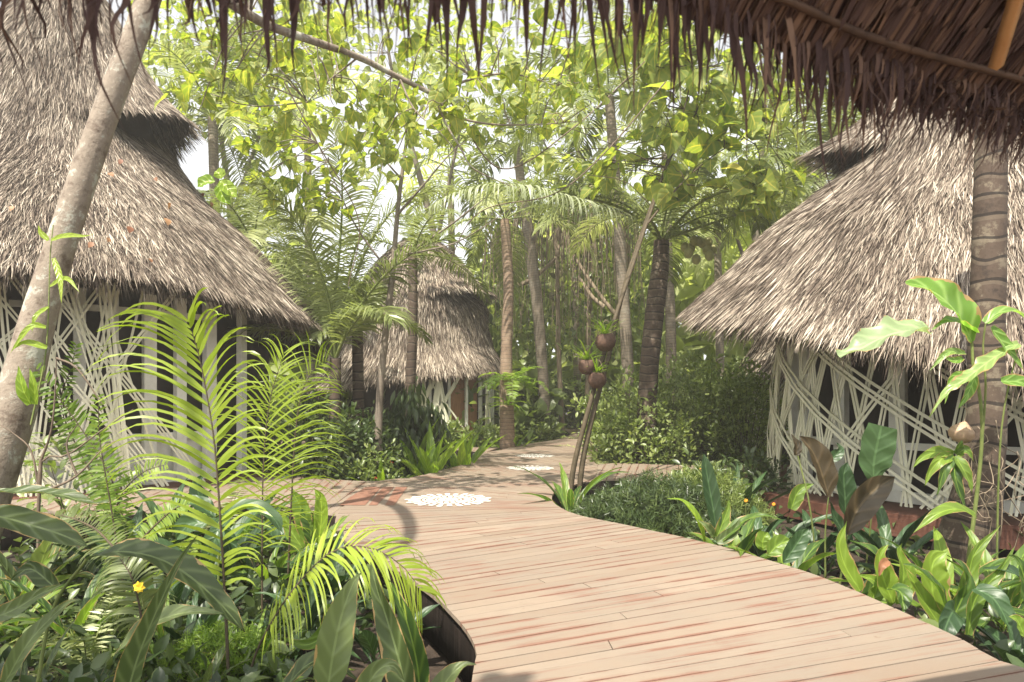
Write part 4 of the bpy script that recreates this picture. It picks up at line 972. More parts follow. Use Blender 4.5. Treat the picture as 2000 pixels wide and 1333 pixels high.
palm('half-hidden palm low between the left hut and the young palm',
     np.vstack([B(500, 18.5), PL((500, 700, 18.5), (495, 480, 18.5))]), [0.18, 0.16, 0.14], 13, 3.2, ll=0.8, wd=0.04, e0=(-0.1, 1.35), nl=64)
palm('pale palm trunk with thin crown just behind the coconut palm trunk',
     np.vstack([B(1312, 23), PL((1310, 640, 23), (1305, 520, 23), (1300, 300, 23))]), [0.2, 0.18, 0.16, 0.14], 12, 3.6, ll=0.85, wd=0.07, e0=(-0.3, 1.2), nl=34)
for k, (px, py, Y, lb) in enumerate([(880, 330, 31, 'far palm above the distant hut roof'), (1400, 420, 28, 'far palm left of the right hut eave'), (1120, 420, 33, 'far palm at the end of the path, between the leaning trunks'), (600, 200, 29, 'far palm seen between the left tree crowns'), (1540, 300, 27, 'far palm above the slope of right hut roof')]):
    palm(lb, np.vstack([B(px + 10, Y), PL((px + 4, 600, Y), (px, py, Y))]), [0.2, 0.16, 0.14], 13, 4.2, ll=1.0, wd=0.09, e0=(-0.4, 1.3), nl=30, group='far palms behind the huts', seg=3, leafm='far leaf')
# ringed trunk close at the right
palm('thick ringed palm trunk close at right in front of the lattice hut',
     np.vstack([B(1868, 6.9), PL((1878, 1100, 6.9), (1902, 1000, 6.8), (1925, 850, 6.7), (1926, 700, 6.7), (1930, 560, 6.7), (1933, 420, 6.7), (1936, 280, 6.7), (1938, 120, 6.7), (1938, 20, 6.7))]), [0.30, 0.25, 0.185, 0.158, 0.152, 0.146, 0.14, 0.135, 0.13, 0.13], 0, 1, 'dark palm bark', name='ringed_palm', trunk_sides=24)

# ---- banyan-like mass with hanging roots beyond the path
t_ = thing('banyan_tree', 'shady banyan with curtains of hanging roots beyond the path end', 'tree', B(1120, 27))
mb = MB()
for px in (1090, 1150, 1225): tube(mb, catmull([B(px + random.uniform(-10, 10), 27), P(px, 640, 26.5 + random.uniform(-1, 1)), P(px + random.uniform(-20, 20), 430, 26.5), P(1120 + random.uniform(-40, 40), 330, 27)], 16), [random.uniform(0.10, 0.14), 0.09, 0.08, 0.07], 8)
for (a, b) in (((1180, 600), (1130, 540)), ((1225, 640), (1120, 500)), ((1010, 560), (1090, 500))): tube(mb, catmull([P(*a, 25.5), P((a[0] + b[0]) / 2, (a[1] + b[1]) / 2 + 8, 25.6), P(*b, 26)], 8), [0.09, 0.06], 7)
mb.build('trunk', MAT['dried root'], t_)
mb = MB()
for k in range(230):
    px = random.uniform(940, 1260); y0 = random.uniform(380, 470); y1 = y0 + random.uniform(60, 260); Y = random.uniform(24.5, 27)
    tube(mb, catmull([P(px, y0, Y), P(px + random.gauss(0, 5), (y0 + y1) / 2, Y), P(px + random.gauss(0, 8), y1, Y)], 5), [0.022, 0.008], 3, cap=False)
mb.build('hanging_roots', MAT['dried root'], t_)
mb = MB(); n = 2600; px = rng.uniform(930, 1290, n); py = rng.uniform(360, 700, n); Yr = rng.uniform(25.5, 29, n)
loc = np.stack([(px - 1000) / F * Yr, Yr, CH - (py - H0) / F * Yr], 1)
scatter(mb, OVAL, loc, rng.normal(0, 1, (n, 3)) - (0, 0, .6), rng.uniform(0.2, 0.45, n)); mb.build('crown', MAT['shrub leaf'], t_)

# ---- shrubs
def shrub(label, px, Y, h, r, ncl, proto, size, mat, per=16, name='leafy_shrub', group=None, cat='shrub', dz=0.0, up=0.4, z=GZ, spread=0.16, flowers=None, low=0.0):
    b = B(px, Y, z); t = thing(name, label, cat, b, group)
    mw = MB(); tips = []
    for k in range(ncl):
        a = random.uniform(0, 2 * PI); q = math.sqrt(random.random()); zz = h * random.uniform(0.15 + low, 1.0) * (1 - 0.35 * q * q)
        tips.append(b + (r * q * math.cos(a), r * q * math.sin(a), zz))
        if k % 3 == 0:
            tip = tips[-1]; tube(mw, catmull([b + rng.normal(0, 0.05, 3) * (1, 1, 0), (b + tip) / 2 + (0, 0, -0.05) + rng.normal(0, 0.05, 3), tip], 6), [0.012, 0.004], 4, cap=False)
    mw.build('stem', MAT['dark stem'], t)
    tips = np.array(tips); k = rng.integers(per // 2, per + per // 2, ncl); idx = np.repeat(np.arange(ncl), k); n = len(idx)
    off = rng.normal(0, spread, (n, 3)); d = nrm(off + 0.3 * nrm(tips[idx] - b) * 0.4 + rng.normal(0, .12, (n, 3)) + (0, 0, up * 0.15))
    ml = MB(); cr = np.clip(rng.random(ncl)[idx] * 0.45 + rng.random(n) * 0.55, 0, 1)
    scatter(ml, proto, tips[idx] + off * 0.6, d, size * rng.uniform(0.6, 1.25, n), rnd=cr, up=np.array((0, -0.2, 1.0)) + rng.normal(0, 0.45, (n, 3)))
    ml.build('foliage', MAT[mat], t)
    if flowers:
        mf = MB(); m = flowers[1]; ii = rng.integers(0, ncl, m)
        for j in range(5): scatter(mf, SMALL, tips[ii] + rng.normal(0, 0.02, (m, 3)) + (0, -0.05, 0.06), np.tile((math.cos(j * 1.256), math.sin(j * 1.256), 0.6), (m, 1)), flowers[2], roll=0.2)
        mf.build('flowers', MAT[flowers[0]], t)
    return t
# right bed
SR = [('pale feathery-leaved shrub in front of the coconut palm trunk', 1240, 16.4, 2.3, 0.95, 110, SMALL, 0.11, 'shrub leaf'),
      ('tall light-green shrub under the left tip of the right hut eave', 1365, 16.8, 3.2, 1.25, 190, OVAL, 0.14, 'shrub leaf'),
      ('glossy dark shrub low beside the coconut palm foot', 1215, 16.0, 1.5, 0.7, 70, OVAL, 0.15, 'shrub leaf'),
      ('bushy green shrub in the middle of the right bed', 1300, 16.1, 2.1, 0.95, 130, SMALL, 0.14, 'shrub leaf'),
      ('thicket of small leaves against the right hut lattice', 1455, 15.9, 2.7, 0.9, 160, SMALL, 0.13, 'shrub leaf'),
      ('dark-leaved shrub under the right hut eave corner', 1425, 18.3, 2.9, 1.0, 120, OVAL, 0.17, 'shrub leaf'),
      ('yellowish shrub behind the coconut palm and the forked tree', 1330, 19.5, 3.0, 1.2, 120, OVAL, 0.15, 'shrub leaf'),
      ('round dark shrub by the corner of the right branch path', 1390, 10.9, 0.85, 0.5, 60, OVAL, 0.14, 'dark leaf'),
      ('leafy shrub left of the coconut palm trunk near the path bend', 1235, 16.9, 1.7, 0.8, 80, OVAL, 0.14, 'shrub leaf'),
      ('small glossy shrub right at the foot of the cream lattice', 1475, 11.1, 0.9, 0.45, 50, OVAL, 0.13, 'dark leaf'),
      ('tall shadowy shrub behind the forked tree stems', 1215, 19.0, 2.6, 1.3, 120, OVAL, 0.18, 'shrub leaf'),
      ('bright shrub at the very end of the boardwalk', 1140, 33.0, 3.0, 1.9, 110, OVAL, 0.22, 'shrub leaf'),
      ('elephant-eared shrub beside the far palm trunk', 1028, 25.8, 3.2, 1.1, 26, WIDE, 0.55, 'shrub leaf'),
      ('broad shrub in shade beyond the far path end', 1060, 34.0, 3.6, 2.2, 130, OVAL, 0.28, 'shrub leaf')]
for a in SR: shrub(a[0], *a[1:], flowers=('orange petal', 7, 0.05) if 'right branch' in a[0] else None)
# left island and beds
SLF = [('dark bushy shrub in the left island bed under the slim tree', 700, 13.4, 1.6, 0.75, 110, OVAL, 0.15, 'dark leaf'),
       ('weeping shrub with long hanging leaves before the distant hut', 800, 15.0, 2.2, 0.66, 80, LANCE, 0.34, 'dark leaf'),
       ('low leafy shrub with red blooms at the island bed edge', 735, 12.8, 0.9, 0.45, 50, OVAL, 0.12, 'shrub leaf'),
       ('dark tangled shrub between the left hut and the island bed', 640, 13.2, 1.9, 0.8, 110, OVAL, 0.16, 'dark leaf'),
       ('small bright shrub by the left branch path', 590, 13.6, 1.1, 0.5, 50, SMALL, 0.12, 'shrub leaf'),
       ('dark shrub behind the weeping one under the distant thatch', 745, 16.5, 1.6, 1.0, 90, OVAL, 0.18, 'dark leaf'),
       ('flowering shrub in the bed before the distant hut doors', 880, 22.0, 1.0, 0.8, 70, OVAL, 0.2, 'shrub leaf'),
       ('leafy shrub right of the distant hut doors', 945, 21.6, 1.0, 0.6, 50, OVAL, 0.2, 'shrub leaf'),
       ('low dark shrub left of the distant hut doors', 800, 19.4, 0.9, 0.7, 60, OVAL, 0.2, 'dark leaf'),
       ('bright low shrub past the tan palm trunk by the far deck edge', 1050, 24.9, 1.1, 0.8, 70, OVAL, 0.2, 'shrub leaf'),
       ('thin twiggy shrub before the left hut lattice', 150, 7.6, 1.6, 0.6, 22, OVAL, 0.15, 'shrub leaf'),
       ('leafy shrub hugging the base of the left hut posts', 515, 13.9, 1.3, 0.6, 60, OVAL, 0.16, 'dark leaf')]
for a in SLF:
    fl = ('red petal', 6, 0.05) if 'red' in a[0] or 'flowering' in a[0] else None
    shrub(a[0], *a[1:], flowers=fl, up=-6 if 'weeping' in a[0] else 0.4, spread=0.12 if 'twiggy' in a[0] else 0.16, per=7 if 'twiggy' in a[0] else 16)

# feathery ground cover mounds right of the path
def mound(label, px, Y, rx, h, n, size=0.09, mat='shrub leaf', z=GZ, name='feathery_plant'):
    b = B(px, Y, z); t = thing(name, label, 'plant', b); mb = MB()
    m = n // 12; a = rng.uniform(0, 2 * PI, m); q = np.sqrt(rng.random(m)); 
    hgt = h * (1 - q ** 2 * 0.75) * rng.uniform(0.55, 1.0, m)
    c = b + np.stack([rx * q * np.cos(a), rx * q * np.sin(a), hgt], 1)
    out = nrm(np.stack([np.cos(a) * q, np.sin(a) * q, 0.5 + 0 * a], 1))
    idx = np.repeat(np.arange(m), 12); s = np.tile(np.linspace(0, 1, 12), m)[:, None]
    side = nrm(np.cross(out[idx], rng.normal(0, 1, (m * 12, 3))))
    scatter(mb, NEEDLE, c[idx] + out[idx] * s * size * 1.6 - (0, 0, .02) * s, nrm(side + out[idx] * 0.7), size * (1.15 - 0.6 * s[:, 0]), rnd=np.clip(rng.random(m)[idx] * .7 + .3 * rng.random(m * 12), 0, 1), wscale=1.3)
    mb.build('foliage', MAT[mat], t)
mound('soft feathery green mound beside the path, under the forked tree', 1290, 9.0, 0.95, 0.80, 15000, 0.13, 'dark leaf')
mound('second feathery mound behind the first, nearer the right hut', 1370, 9.6, 0.8, 0.85, 9000, 0.13, 'shrub leaf')
mound('small feathery mound touching the path edge by the pointed-leaf clump', 1190, 9.2, 0.5, 0.6, 6000, 0.12, 'dark leaf')
mound('fine mossy tuft growing low in the shaded left foreground', 430, 4.6, 0.36, 0.34, 6500, 0.07, 'fern leaf')
mound('fine mossy tuft further left under the banana leaves', 240, 5.2, 0.4, 0.34, 5000, 0.07, 'shrub leaf')

# ---- rosettes of blades
def rosette(label, px, Y, n, L, wd, mat, name='ginger_plant', cat='plant', e=(0.5, 1.4), bend=1.1, z=GZ, group=None, stem=0.25, seed=None, up=0.0, fold=0.3):
    b = B(px, Y, z); t = thing(name, label, cat, b, group)
    for k in range(n):
        az = 2.4 * k + random.uniform(-0.4, 0.4); f = (k + 0.5) / n; el = e[1] * (1 - f) + e[0] * f
        l = L * random.uniform(0.75, 1.1); pts = arc_pts(b + (random.gauss(0, 0.03), random.gauss(0, 0.03), 0), az, l * (1 + stem), el, el - bend * random.uniform(0.5, 1.2), 8)
        mb = MB(); st = stem / (1 + stem)
        blade(mb, pts, wd * random.uniform(0.8, 1.15), prof=[0.10] * max(1, int(st * 12)) + [0.45, 0.85, 1, 0.97, 0.85, 0.6, 0.3, 0.0], cols=5, n=16, fold=fold, wave=0.05, twist=random.gauss(0, 0.35))
        mb.build('leaf', MAT[mat], t)
    return t
RS = [('pointed dark-leaved clump where the path bends right, at the forked tree foot', 1115, 10.2, 11, 1.1, 0.13, 'ginger leaf'),
      ('wide-leaved ginger at the path edge below the feathery mound', 1440, 7.1, 12, 0.75, 0.15, 'ginger leaf'),
      ('dark ginger clump behind the path edge, beside the spear leaf', 1480, 7.7, 12, 0.8, 0.13, 'deep green leaf'),
      ('ginger clump hugging the path edge left of bronze leaves', 1535, 6.5, 10, 0.62, 0.15, 'ginger leaf'),
      ('shaded ginger between the bronze plant and the ringed trunk', 1740, 7.2, 11, 0.85, 0.14, 'deep green leaf'),
      ('low ginger in front of red platform boards', 1600, 7.4, 11, 0.65, 0.13, 'deep green leaf'),
      ('bushy ginger clump at the right border beneath the ringed trunk', 1960, 5.6, 13, 0.85, 0.13, 'ginger leaf'),
      ('dark ginger clump just behind the leaf hanging over the boards', 1850, 5.8, 12, 0.8, 0.13, 'ginger leaf'),
      ('low dark ginger at lower right corner beyond the boards', 1990, 4.7, 11, 0.55, 0.11, 'deep green leaf'),
      ('slender canna clump in front of the cream lattice foot', 1440, 9.6, 11, 1.0, 0.13, 'deep green leaf'),
      ('upright canna clump beside the right branch path', 1400, 10.0, 9, 0.9, 0.12, 'ginger leaf'),
      ('ginger clump low in the left foreground by the fascia', 730, 4.9, 9, 0.5, 0.11, 'deep green leaf'),
      ('dark glossy clump against the curved fascia at left', 640, 6.2, 11, 0.6, 0.13, 'deep green leaf'),
      ('bright ginger among the shade plants left of the palm frond', 600, 7.2, 9, 0.65, 0.13, 'ginger leaf'),
      ('dark drooping clump below the tall lime palm frond', 400, 6.4, 14, 0.95, 0.17, 'deep green leaf'),
      ('shadowy ginger clump under the far-left ferns', 250, 6.5, 12, 0.9, 0.15, 'deep green leaf'),
      ('dusky clump at the left border under the leaning trunk', 60, 6.0, 12, 0.9, 0.15, 'broad leaf'),
      ('low leafy clump beside the left hut platform', 330, 8.6, 12, 0.9, 0.15, 'deep green leaf'),
      ('glossy clump at the inner corner of the left branch path', 555, 8.0, 11, 0.6, 0.13, 'deep green leaf'),
      ('leafy clump beside the young lime palm', 480, 8.4, 12, 0.8, 0.14, 'ginger leaf')]
for a in RS: rosette(*a)
LF = [('drooping shade plant behind the banana leaves at left', 150, 5.0, 12, 0.8, 0.10, 'ginger leaf'), ('small dark tuft under the tall lime frond', 380, 4.8, 12, 0.55, 0.08, 'deep green leaf'), ('narrow-leaved tuft beside the yellow bloom', 320, 4.6, 14, 0.5, 0.05, 'ginger leaf'),
      ('grassy tuft at the foot of the arching frond', 500, 4.6, 16, 0.45, 0.04, 'ginger leaf'), ('dark low plant left of the fascia curve', 600, 5.2, 12, 0.55, 0.09, 'deep green leaf'), ('narrow grassy tuft at the left border, under the leaning trunk', 20, 5.2, 16, 0.7, 0.06, 'ginger leaf'),
      ('dim leafy plant between the two mossy tufts', 335, 5.4, 12, 0.6, 0.10, 'deep green leaf'), ('low tuft in the gap behind the crosswise pale leaf', 400, 4.2, 12, 0.4, 0.06, 'broad leaf'), ('dark plant beneath the finer palm frond', 520, 6.4, 12, 0.75, 0.11, 'ginger leaf')]
for a in LF: rosette(*a, name='shade_plant')
# bright bird's nest type clumps by the island edge and further
RN = [('bright upright nest fern at the island edge, left of two', 842, 13.9, 11, 1.45, 0.2, 'nest fern leaf'), ('bright upright nest fern on the island tip by the path', 902, 15.4, 11, 1.35, 0.2, 'nest fern leaf'),
      ('light green nest fern behind the island tip', 808, 14.6, 11, 1.6, 0.2, 'nest fern leaf'), ('small nest fern low in the island with yellow midribs', 745, 12.7, 8, 0.9, 0.11, 'nest fern leaf'),
      ('cordyline tuft before the distant hut door', 1000, 20.6, 9, 1.1, 0.16, 'nest fern leaf'), ('cordyline tuft in the bed left of the hut doors', 835, 19.0, 9, 1.4, 0.18, 'nest fern leaf'),
      ('low tuft beyond the tan palm trunk', 1070, 25.0, 9, 1.1, 0.18, 'ginger leaf'), ('leafy tuft on the bed in front of the distant posts', 915, 21.6, 9, 1.1, 0.17, 'ginger leaf')]
for a in RN: rosette(*a, name='nest_fern', cat='fern', e=(0.75, 1.45), bend=0.6, stem=0.05)
rosette("yellow-green nest fern growing on the tan palm trunk", 992, 20.0, 12, 0.75, 0.11, 'nest fern leaf', name='nest_fern', cat='fern', e=(0.0, 1.1), bend=1.3, z=CH - (792 - H0) / F * 20, stem=0.05)

# ---- ferns with fine fronds
def fern(label, b, n, L, ll, mat='fern leaf', e=(0.3, 1.3), arch=1.4, wd=0.02, nl=30, name='fern', azs=None, droop=0.4, seg=2, group=None):
    t = thing(name, label, 'fern', b, group)
    for k in range(n):
        az = 2.4 * k + random.uniform(-0.4, 0.4) if azs is None else random.uniform(*azs)
        f = (k + 0.5) / n; el = e[1] * (1 - f) + e[0] * f; mb = MB()
        frond(mb, arc_pts(b, az, L * random.uniform(0.8, 1.1), el, el - arch * random.uniform(0.7, 1.2), 8), nl, ll, wd, droop, 0.1, (0.0, 0.5), 0.12, seg=seg, rr=0.006, prof=(0.5, 0.95, 1.0, 0.9, 0.6, 0.15))
        mb.build('frond', [MAT[mat], MAT['green stem']], t)
fern('yellow-green fern perched high on the tan palm trunk', P(1000, 745, 20.0), 10, 1.3, 0.28, e=(0.0, 0.9), wd=0.06, nl=22)
fern('dark fern in shade right of the tan palm trunk', B(1060, 25.0), 12, 2.0, 0.28, 'palm leaf', wd=0.06, nl=26)
fern('arching palm-like fern low by the forked tree', B(1190, 16.4), 9, 1.5, 0.25, 'palm leaf', wd=0.04)
fern('lacy fern in the left foreground below the leaning trunk', B(330, 7.2), 8, 1.2, 0.15, nl=30, wd=0.025)
fern('small fern beneath the big banana leaves at left', B(170, 4.6), 9, 0.75, 0.12, 'palm leaf', nl=28)
fern('low fern at the bottom edge left of the spear leaf', B(560, 4.0), 9, 0.5, 0.10, nl=24, wd=0.016)
fern('yellowish fern at the left border by the trunk', B(10, 8.2, 0.6), 9, 0.9, 0.14, nl=26)
fern('lacy fern between the left hut posts and the lime frond', B(440, 8.8), 9, 1.3, 0.16, 'palm leaf')

# ---- the two ladder-like fronds standing at the left
def single_frond(label, pts, n, ll, wd, mat, name='palm_frond', **kw):
    t = thing(name, label, 'palm frond', pts[0]); mb = MB(); frond(mb, pts, n, ll, wd, **kw)
    mb.build('leaflets', [MAT[mat], MAT['dark stem']], t); return t
single_frond('tall lime palm frond standing upright before the left hut', np.vstack([B(448, 4.3), PL((440, 1180, 4.3), (428, 980, 4.3), (418, 860, 4.3), (402, 760, 4.3), (385, 680, 4.28), (364, 618, 4.25))]), 36, 0.68, 0.029, 'bright palm leaf',
             droop=0.5, rise=0.12, sidel=(0.72, 1.15), sweep=(0.5, 1.0), s0=0.30, seg=8, up=(0, -1, 0.25), rr=0.012, prof=(0.55, 0.85, 1.0, 1.05, 1.0, 0.55), rnd0=0.55, jit=0.04)
single_frond('finer palm frond curving right, behind the tall lime frond', np.vstack([B(512, 5.6), PL((512, 1050, 5.6), (515, 900, 5.6), (528, 780, 5.6), (555, 690, 5.6))]), 38, 0.75, 0.015, 'bright palm leaf',
             droop=0.6, rise=0.1, sidel=(1.15, 0.8), sweep=(0.5, 1.0), s0=0.3, seg=6, up=(0, -1, 0.3), rr=0.01, rnd0=0.45, jit=0.06)
single_frond('narrow arched frond right of the finer palm frond', np.vstack([B(560, 6.2), PL((570, 960, 6.2), (580, 820, 6.2), (600, 740, 6.2), (640, 700, 6.1))]), 36, 0.62, 0.014, 'bright palm leaf', droop=0.7, rise=0.1, sweep=(0.3, 0.9), s0=0.3, seg=5, up=(0, -1, 0.3), rnd0=0.3)
single_frond('ladder-like fern frond standing left of the hut posts', np.vstack([B(262, 6.2), PL((245, 1040, 6.2), (215, 930, 6.2), (160, 840, 6.2), (90, 745, 6.2), (70, 720, 6.2))]), 50, 0.20, 0.024, 'fern leaf', name='fern_frond', droop=0.3, rise=0.1, sweep=(0.1, 0.5), s0=0.25, seg=3, up=(0, -1, 0.2), rnd0=0.4)
single_frond('upright fern frond topping out against the left hut lattice', np.vstack([B(235, 6.6), PL((215, 1010, 6.6), (180, 930, 6.6), (120, 800, 6.6), (140, 715, 6.6), (150, 668, 6.6))]), 54, 0.17, 0.022, 'fern leaf', name='fern_frond', droop=0.3, rise=0.1, sweep=(0.1, 0.45), s0=0.25, seg=3, up=(0, -1, 0.2), rnd0=0.3)
single_frond('small fern frond between the ladder-like frond and the posts', np.vstack([B(250, 6.0), PL((215, 980, 6.0), (195, 860, 6.0), (192, 770, 6.0))]), 44, 0.15, 0.02, 'fern leaf', name='fern_frond', droop=0.3, rise=0.1, sweep=(0.1, 0.5), s0=0.3, seg=3, up=(0, -1, 0.2), rnd0=0.6)
single_frond('fern frond reaching right toward the boardwalk from the far left clump', np.vstack([B(215, 6.3), PL((225, 1000, 6.2), (270, 930, 6.2), (330, 905, 6.1))]), 40, 0.16, 0.02, 'fern leaf', name='fern_frond', droop=0.5, rise=0.1, sweep=(0.1, 0.5), s0=0.2, seg=3, up=(0, -1, 0.4), rnd0=0.8)
single_frond('low fern frond pointing left under the deck end', PL((262, 1072, 5.2), (300, 1030, 5.2), (340, 995, 5.2), (368, 985, 5.2)), 34, 0.13, 0.02, 'fern leaf', name='fern_frond', droop=0.5, rise=0.1, sweep=(0.1, 0.5), s0=0.1, seg=3, up=(0, -1, 0.6), rnd0=0.7)
single_frond('wide arching palm frond drooping over the boardwalk edge', np.vstack([B(478, 4.0), PL((492, 1300, 3.9), (540, 1200, 3.8), (600, 1120, 3.75), (660, 1072, 3.75), (730, 1072, 3.75), (790, 1110, 3.78), (826, 1160, 3.8))]), 48, 0.44, 0.019, 'bright palm leaf',
             droop=0.55, rise=0.05, sweep=(0.25, 0.8), s0=0.36, seg=6, up=(0, -0.45, 1.0), rr=0.009, prof=(0.6, 0.9, 1.0, 1.0, 0.85, 0.55), rnd0=0.7, jit=0.05)
single_frond('flat palm frond spread low behind the banana leaves', PL((252, 1105, 4.9), (215, 1062, 5.1), (180, 1030, 5.3), (120, 1008, 5.5), (80, 1020, 5.6)), 48, 0.36, 0.018, 'palm leaf', droop=0.8, rise=0.1, sweep=(0.3, 0.8), s0=0.05, seg=5, up=(0, -0.6, 1), rnd0=0.0)
single_frond('short palm frond fanned above the yellow bloom', PL((285, 1290, 4.4), (275, 1200, 4.4), (258, 1130, 4.4), (230, 1085, 4.5)), 36, 0.34, 0.018, 'palm leaf', droop=1.1, rise=0.1, sweep=(0.3, 0.8), s0=0.25, seg=5, up=(0, -0.8, 0.6), rnd0=0.3)

# ---- foreground plants drawn leaf by leaf
PR_LONG = [0.10, 0.25, 0.6, 0.92, 1.0, 0.85, 0.5, 0.0]; PR_SPEAR = [0.55, 0.85, 1, 0.95, 0.8, 0.55, 0.28, 0.0]; PR_FULL = [0.1, 0.7, 0.95, 1, 1, 0.9, 0.6, 0.0]
def drawn(label, name, cat, base, leaves, stems=(), mat='ginger leaf', stemmat='green stem', extra=None):
    t = thing(name, label, cat, base)
    for lf in leaves:
        wd, pts = lf[0], PL(*lf[1]); o = lf[2] if len(lf) > 2 else {}
        mb = MB(); blade(mb, pts, wd, prof=o.get('prof', PR_SPEAR), up=o.get('up', (0.1, -1, 0.5)), fold=o.get('fold', 0.3), cols=7, n=20, wave=o.get('wave', 0.04), tear=o.get('tear', 0.0), twist=o.get('tw', 0.0), rnd=o.get('rnd'))
        mb.build('leaf', MAT[o.get('mat', mat)], t)
    for pts, r in stems:
        mb = MB(); tube(mb, resample(np.array(pts), n=14), [r, r * 0.6], 6); mb.build('stem', MAT[stemmat], t)
    return t
Y = 3.6
drawn('big banana leaves arching over the shaded left foreground', 'banana_plant', 'plant', B(120, 3.9), [
    (0.16, [(170, 1092, 3.8), (235, 1078, 3.75), (310, 1092, 3.7), (375, 1130, 3.65), (430, 1180, 3.6), (478, 1235, 3.6)], dict(up=(0.3, -0.5, 1), prof=PR_FULL, wave=0.08, mat='broad leaf', rnd=0.2)),
    (0.15, [(-60, 1005, 3.7), (0, 1010, 3.75), (60, 1026, 3.8), (120, 1045, 3.8), (172, 1068, 3.8)], dict(up=(0, -0.8, 0.7), prof=PR_FULL, mat='broad leaf', rnd=0.5)),
    (0.12, [(-40, 962, 4.6), (40, 962, 4.6), (120, 968, 4.6), (175, 985, 4.6), (212, 978, 4.6)], dict(up=(0, -0.25, 1), prof=PR_FULL, wave=0.1, mat='broad leaf', rnd=0.4)),
    (0.10, [(110, 1150, 3.6), (60, 1112, 3.6), (70, 1125, 3.6), (112, 1120, 3.6)][:2] + [(20, 1135, 3.6)], dict(mat='broad leaf'))],
    [(np.vstack([B(60, 3.9), PL((100, 1200, 3.9), (170, 1092, 3.8))]), 0.014), (np.vstack([B(-60, 4.2), PL((-70, 1050, 4.0), (-60, 1005, 3.7))]), 0.015), (np.vstack([B(-40, 4.9), PL((-50, 1050, 4.8), (-40, 962, 4.6))]), 0.012)])
drawn('olive spear leaf rising steeply at bottom left', 'spear_plant', 'plant', B(235, 3.2), [
    (0.115, [(238, 1400, 3.1), (268, 1290, 3.1), (310, 1185, 3.1), (350, 1100, 3.12), (386, 1045, 3.15)], dict(prof=[0.8, 1, 1, 0.85, 0.62, 0.4, 0.2, 0.0], fold=0.5, mat='broad leaf', rnd=0.5))])
drawn('pale long leaf lying crosswise behind the olive spear', 'ginger_plant', 'plant', B(180, 3.6), [
    (0.115, [(224, 1280, 3.5), (275, 1232, 3.5), (330, 1205, 3.5), (385, 1195, 3.5), (440, 1200, 3.5)], dict(up=(0, -0.6, 1), prof=[0.1, 0.5, 0.9, 1, 0.9, 0.6, 0.3, 0], mat='broad leaf', rnd=0.95)),
    (0.09, [(-30, 1215, 3.3), (30, 1190, 3.3), (80, 1160, 3.3), (128, 1140, 3.3)], dict(mat='broad leaf', rnd=0.8)),
    (0.09, [(10, 1333, 3.3), (60, 1250, 3.3), (130, 1180, 3.4), (160, 1172, 3.4)], dict(mat='broad leaf'))])
drawn('two broad blades at bottom centre-left by the deck fascia', 'ginger_plant', 'plant', B(700, 3.6), [
    (0.17, [(640, 1345, 3.3), (652, 1270, 3.3), (668, 1200, 3.32), (690, 1140, 3.35), (706, 1118, 3.36)], dict(prof=[0.45, 0.9, 1, 1, 0.9, 0.7, 0.4, 0.0], mat='broad leaf', rnd=1.0, up=(0.2, -1, 0.3))),
    (0.15, [(800, 1400, 3.3), (782, 1300, 3.35), (756, 1210, 3.4), (736, 1150, 3.42), (724, 1098, 3.45)], dict(prof=[0.6, 0.9, 1, 0.95, 0.8, 0.6, 0.35, 0.0], mat='broad leaf', rnd=0.5, up=(-0.2, -1, 0.2))),
    (0.12, [(820, 1390, 3.6), (815, 1300, 3.6), (790, 1200, 3.6), (762, 1140, 3.62), (745, 1125, 3.6)], dict(mat='ginger leaf')),
    (0.11, [(560, 1340, 3.5), (600, 1300, 3.5), (640, 1290, 3.5), (700, 1330, 3.5)], dict(mat='broad leaf', up=(0, -0.5, 1))),
    (0.09, [(648, 1180, 3.8), (640, 1230, 3.8), (600, 1260, 3.8), (550, 1245, 3.8)], dict(mat='ginger leaf')),
    (0.14, [(840, 1420, 3.4), (870, 1335, 3.4), (905, 1300, 3.42), (930, 1298, 3.42)], dict(mat='broad leaf', up=(0, -0.7, 1), rnd=0.9)),
    (0.12, [(690, 1400, 3.2), (730, 1320, 3.2), (765, 1300, 3.2), (790, 1330, 3.2)], dict(mat='broad leaf', rnd=0.9))])
drawn('round-tipped variegated leaves poking up before the curved fascia', 'dumb_cane', 'plant', B(600, 7.0), [
    (0.17, [(600, 1060, 6.6), (590, 1000, 6.6), (575, 968, 6.6), (572, 955, 6.6)], dict(mat='ginger leaf', rnd=0.8, prof=PR_FULL)),
    (0.13, [(622, 1065, 6.5), (628, 1010, 6.5), (626, 975, 6.5), (614, 955, 6.5)], dict(mat='nest fern leaf', prof=PR_FULL)),
    (0.17, [(610, 1070, 6.6), (612, 1040, 6.6), (600, 1010, 6.6), (590, 990, 6.6)], dict(mat='ginger leaf', prof=PR_FULL)),
    (0.14, [(590, 1070, 6.7), (570, 1040, 6.7), (555, 1010, 6.7), (548, 1000, 6.7)], dict(mat='ginger leaf'))])
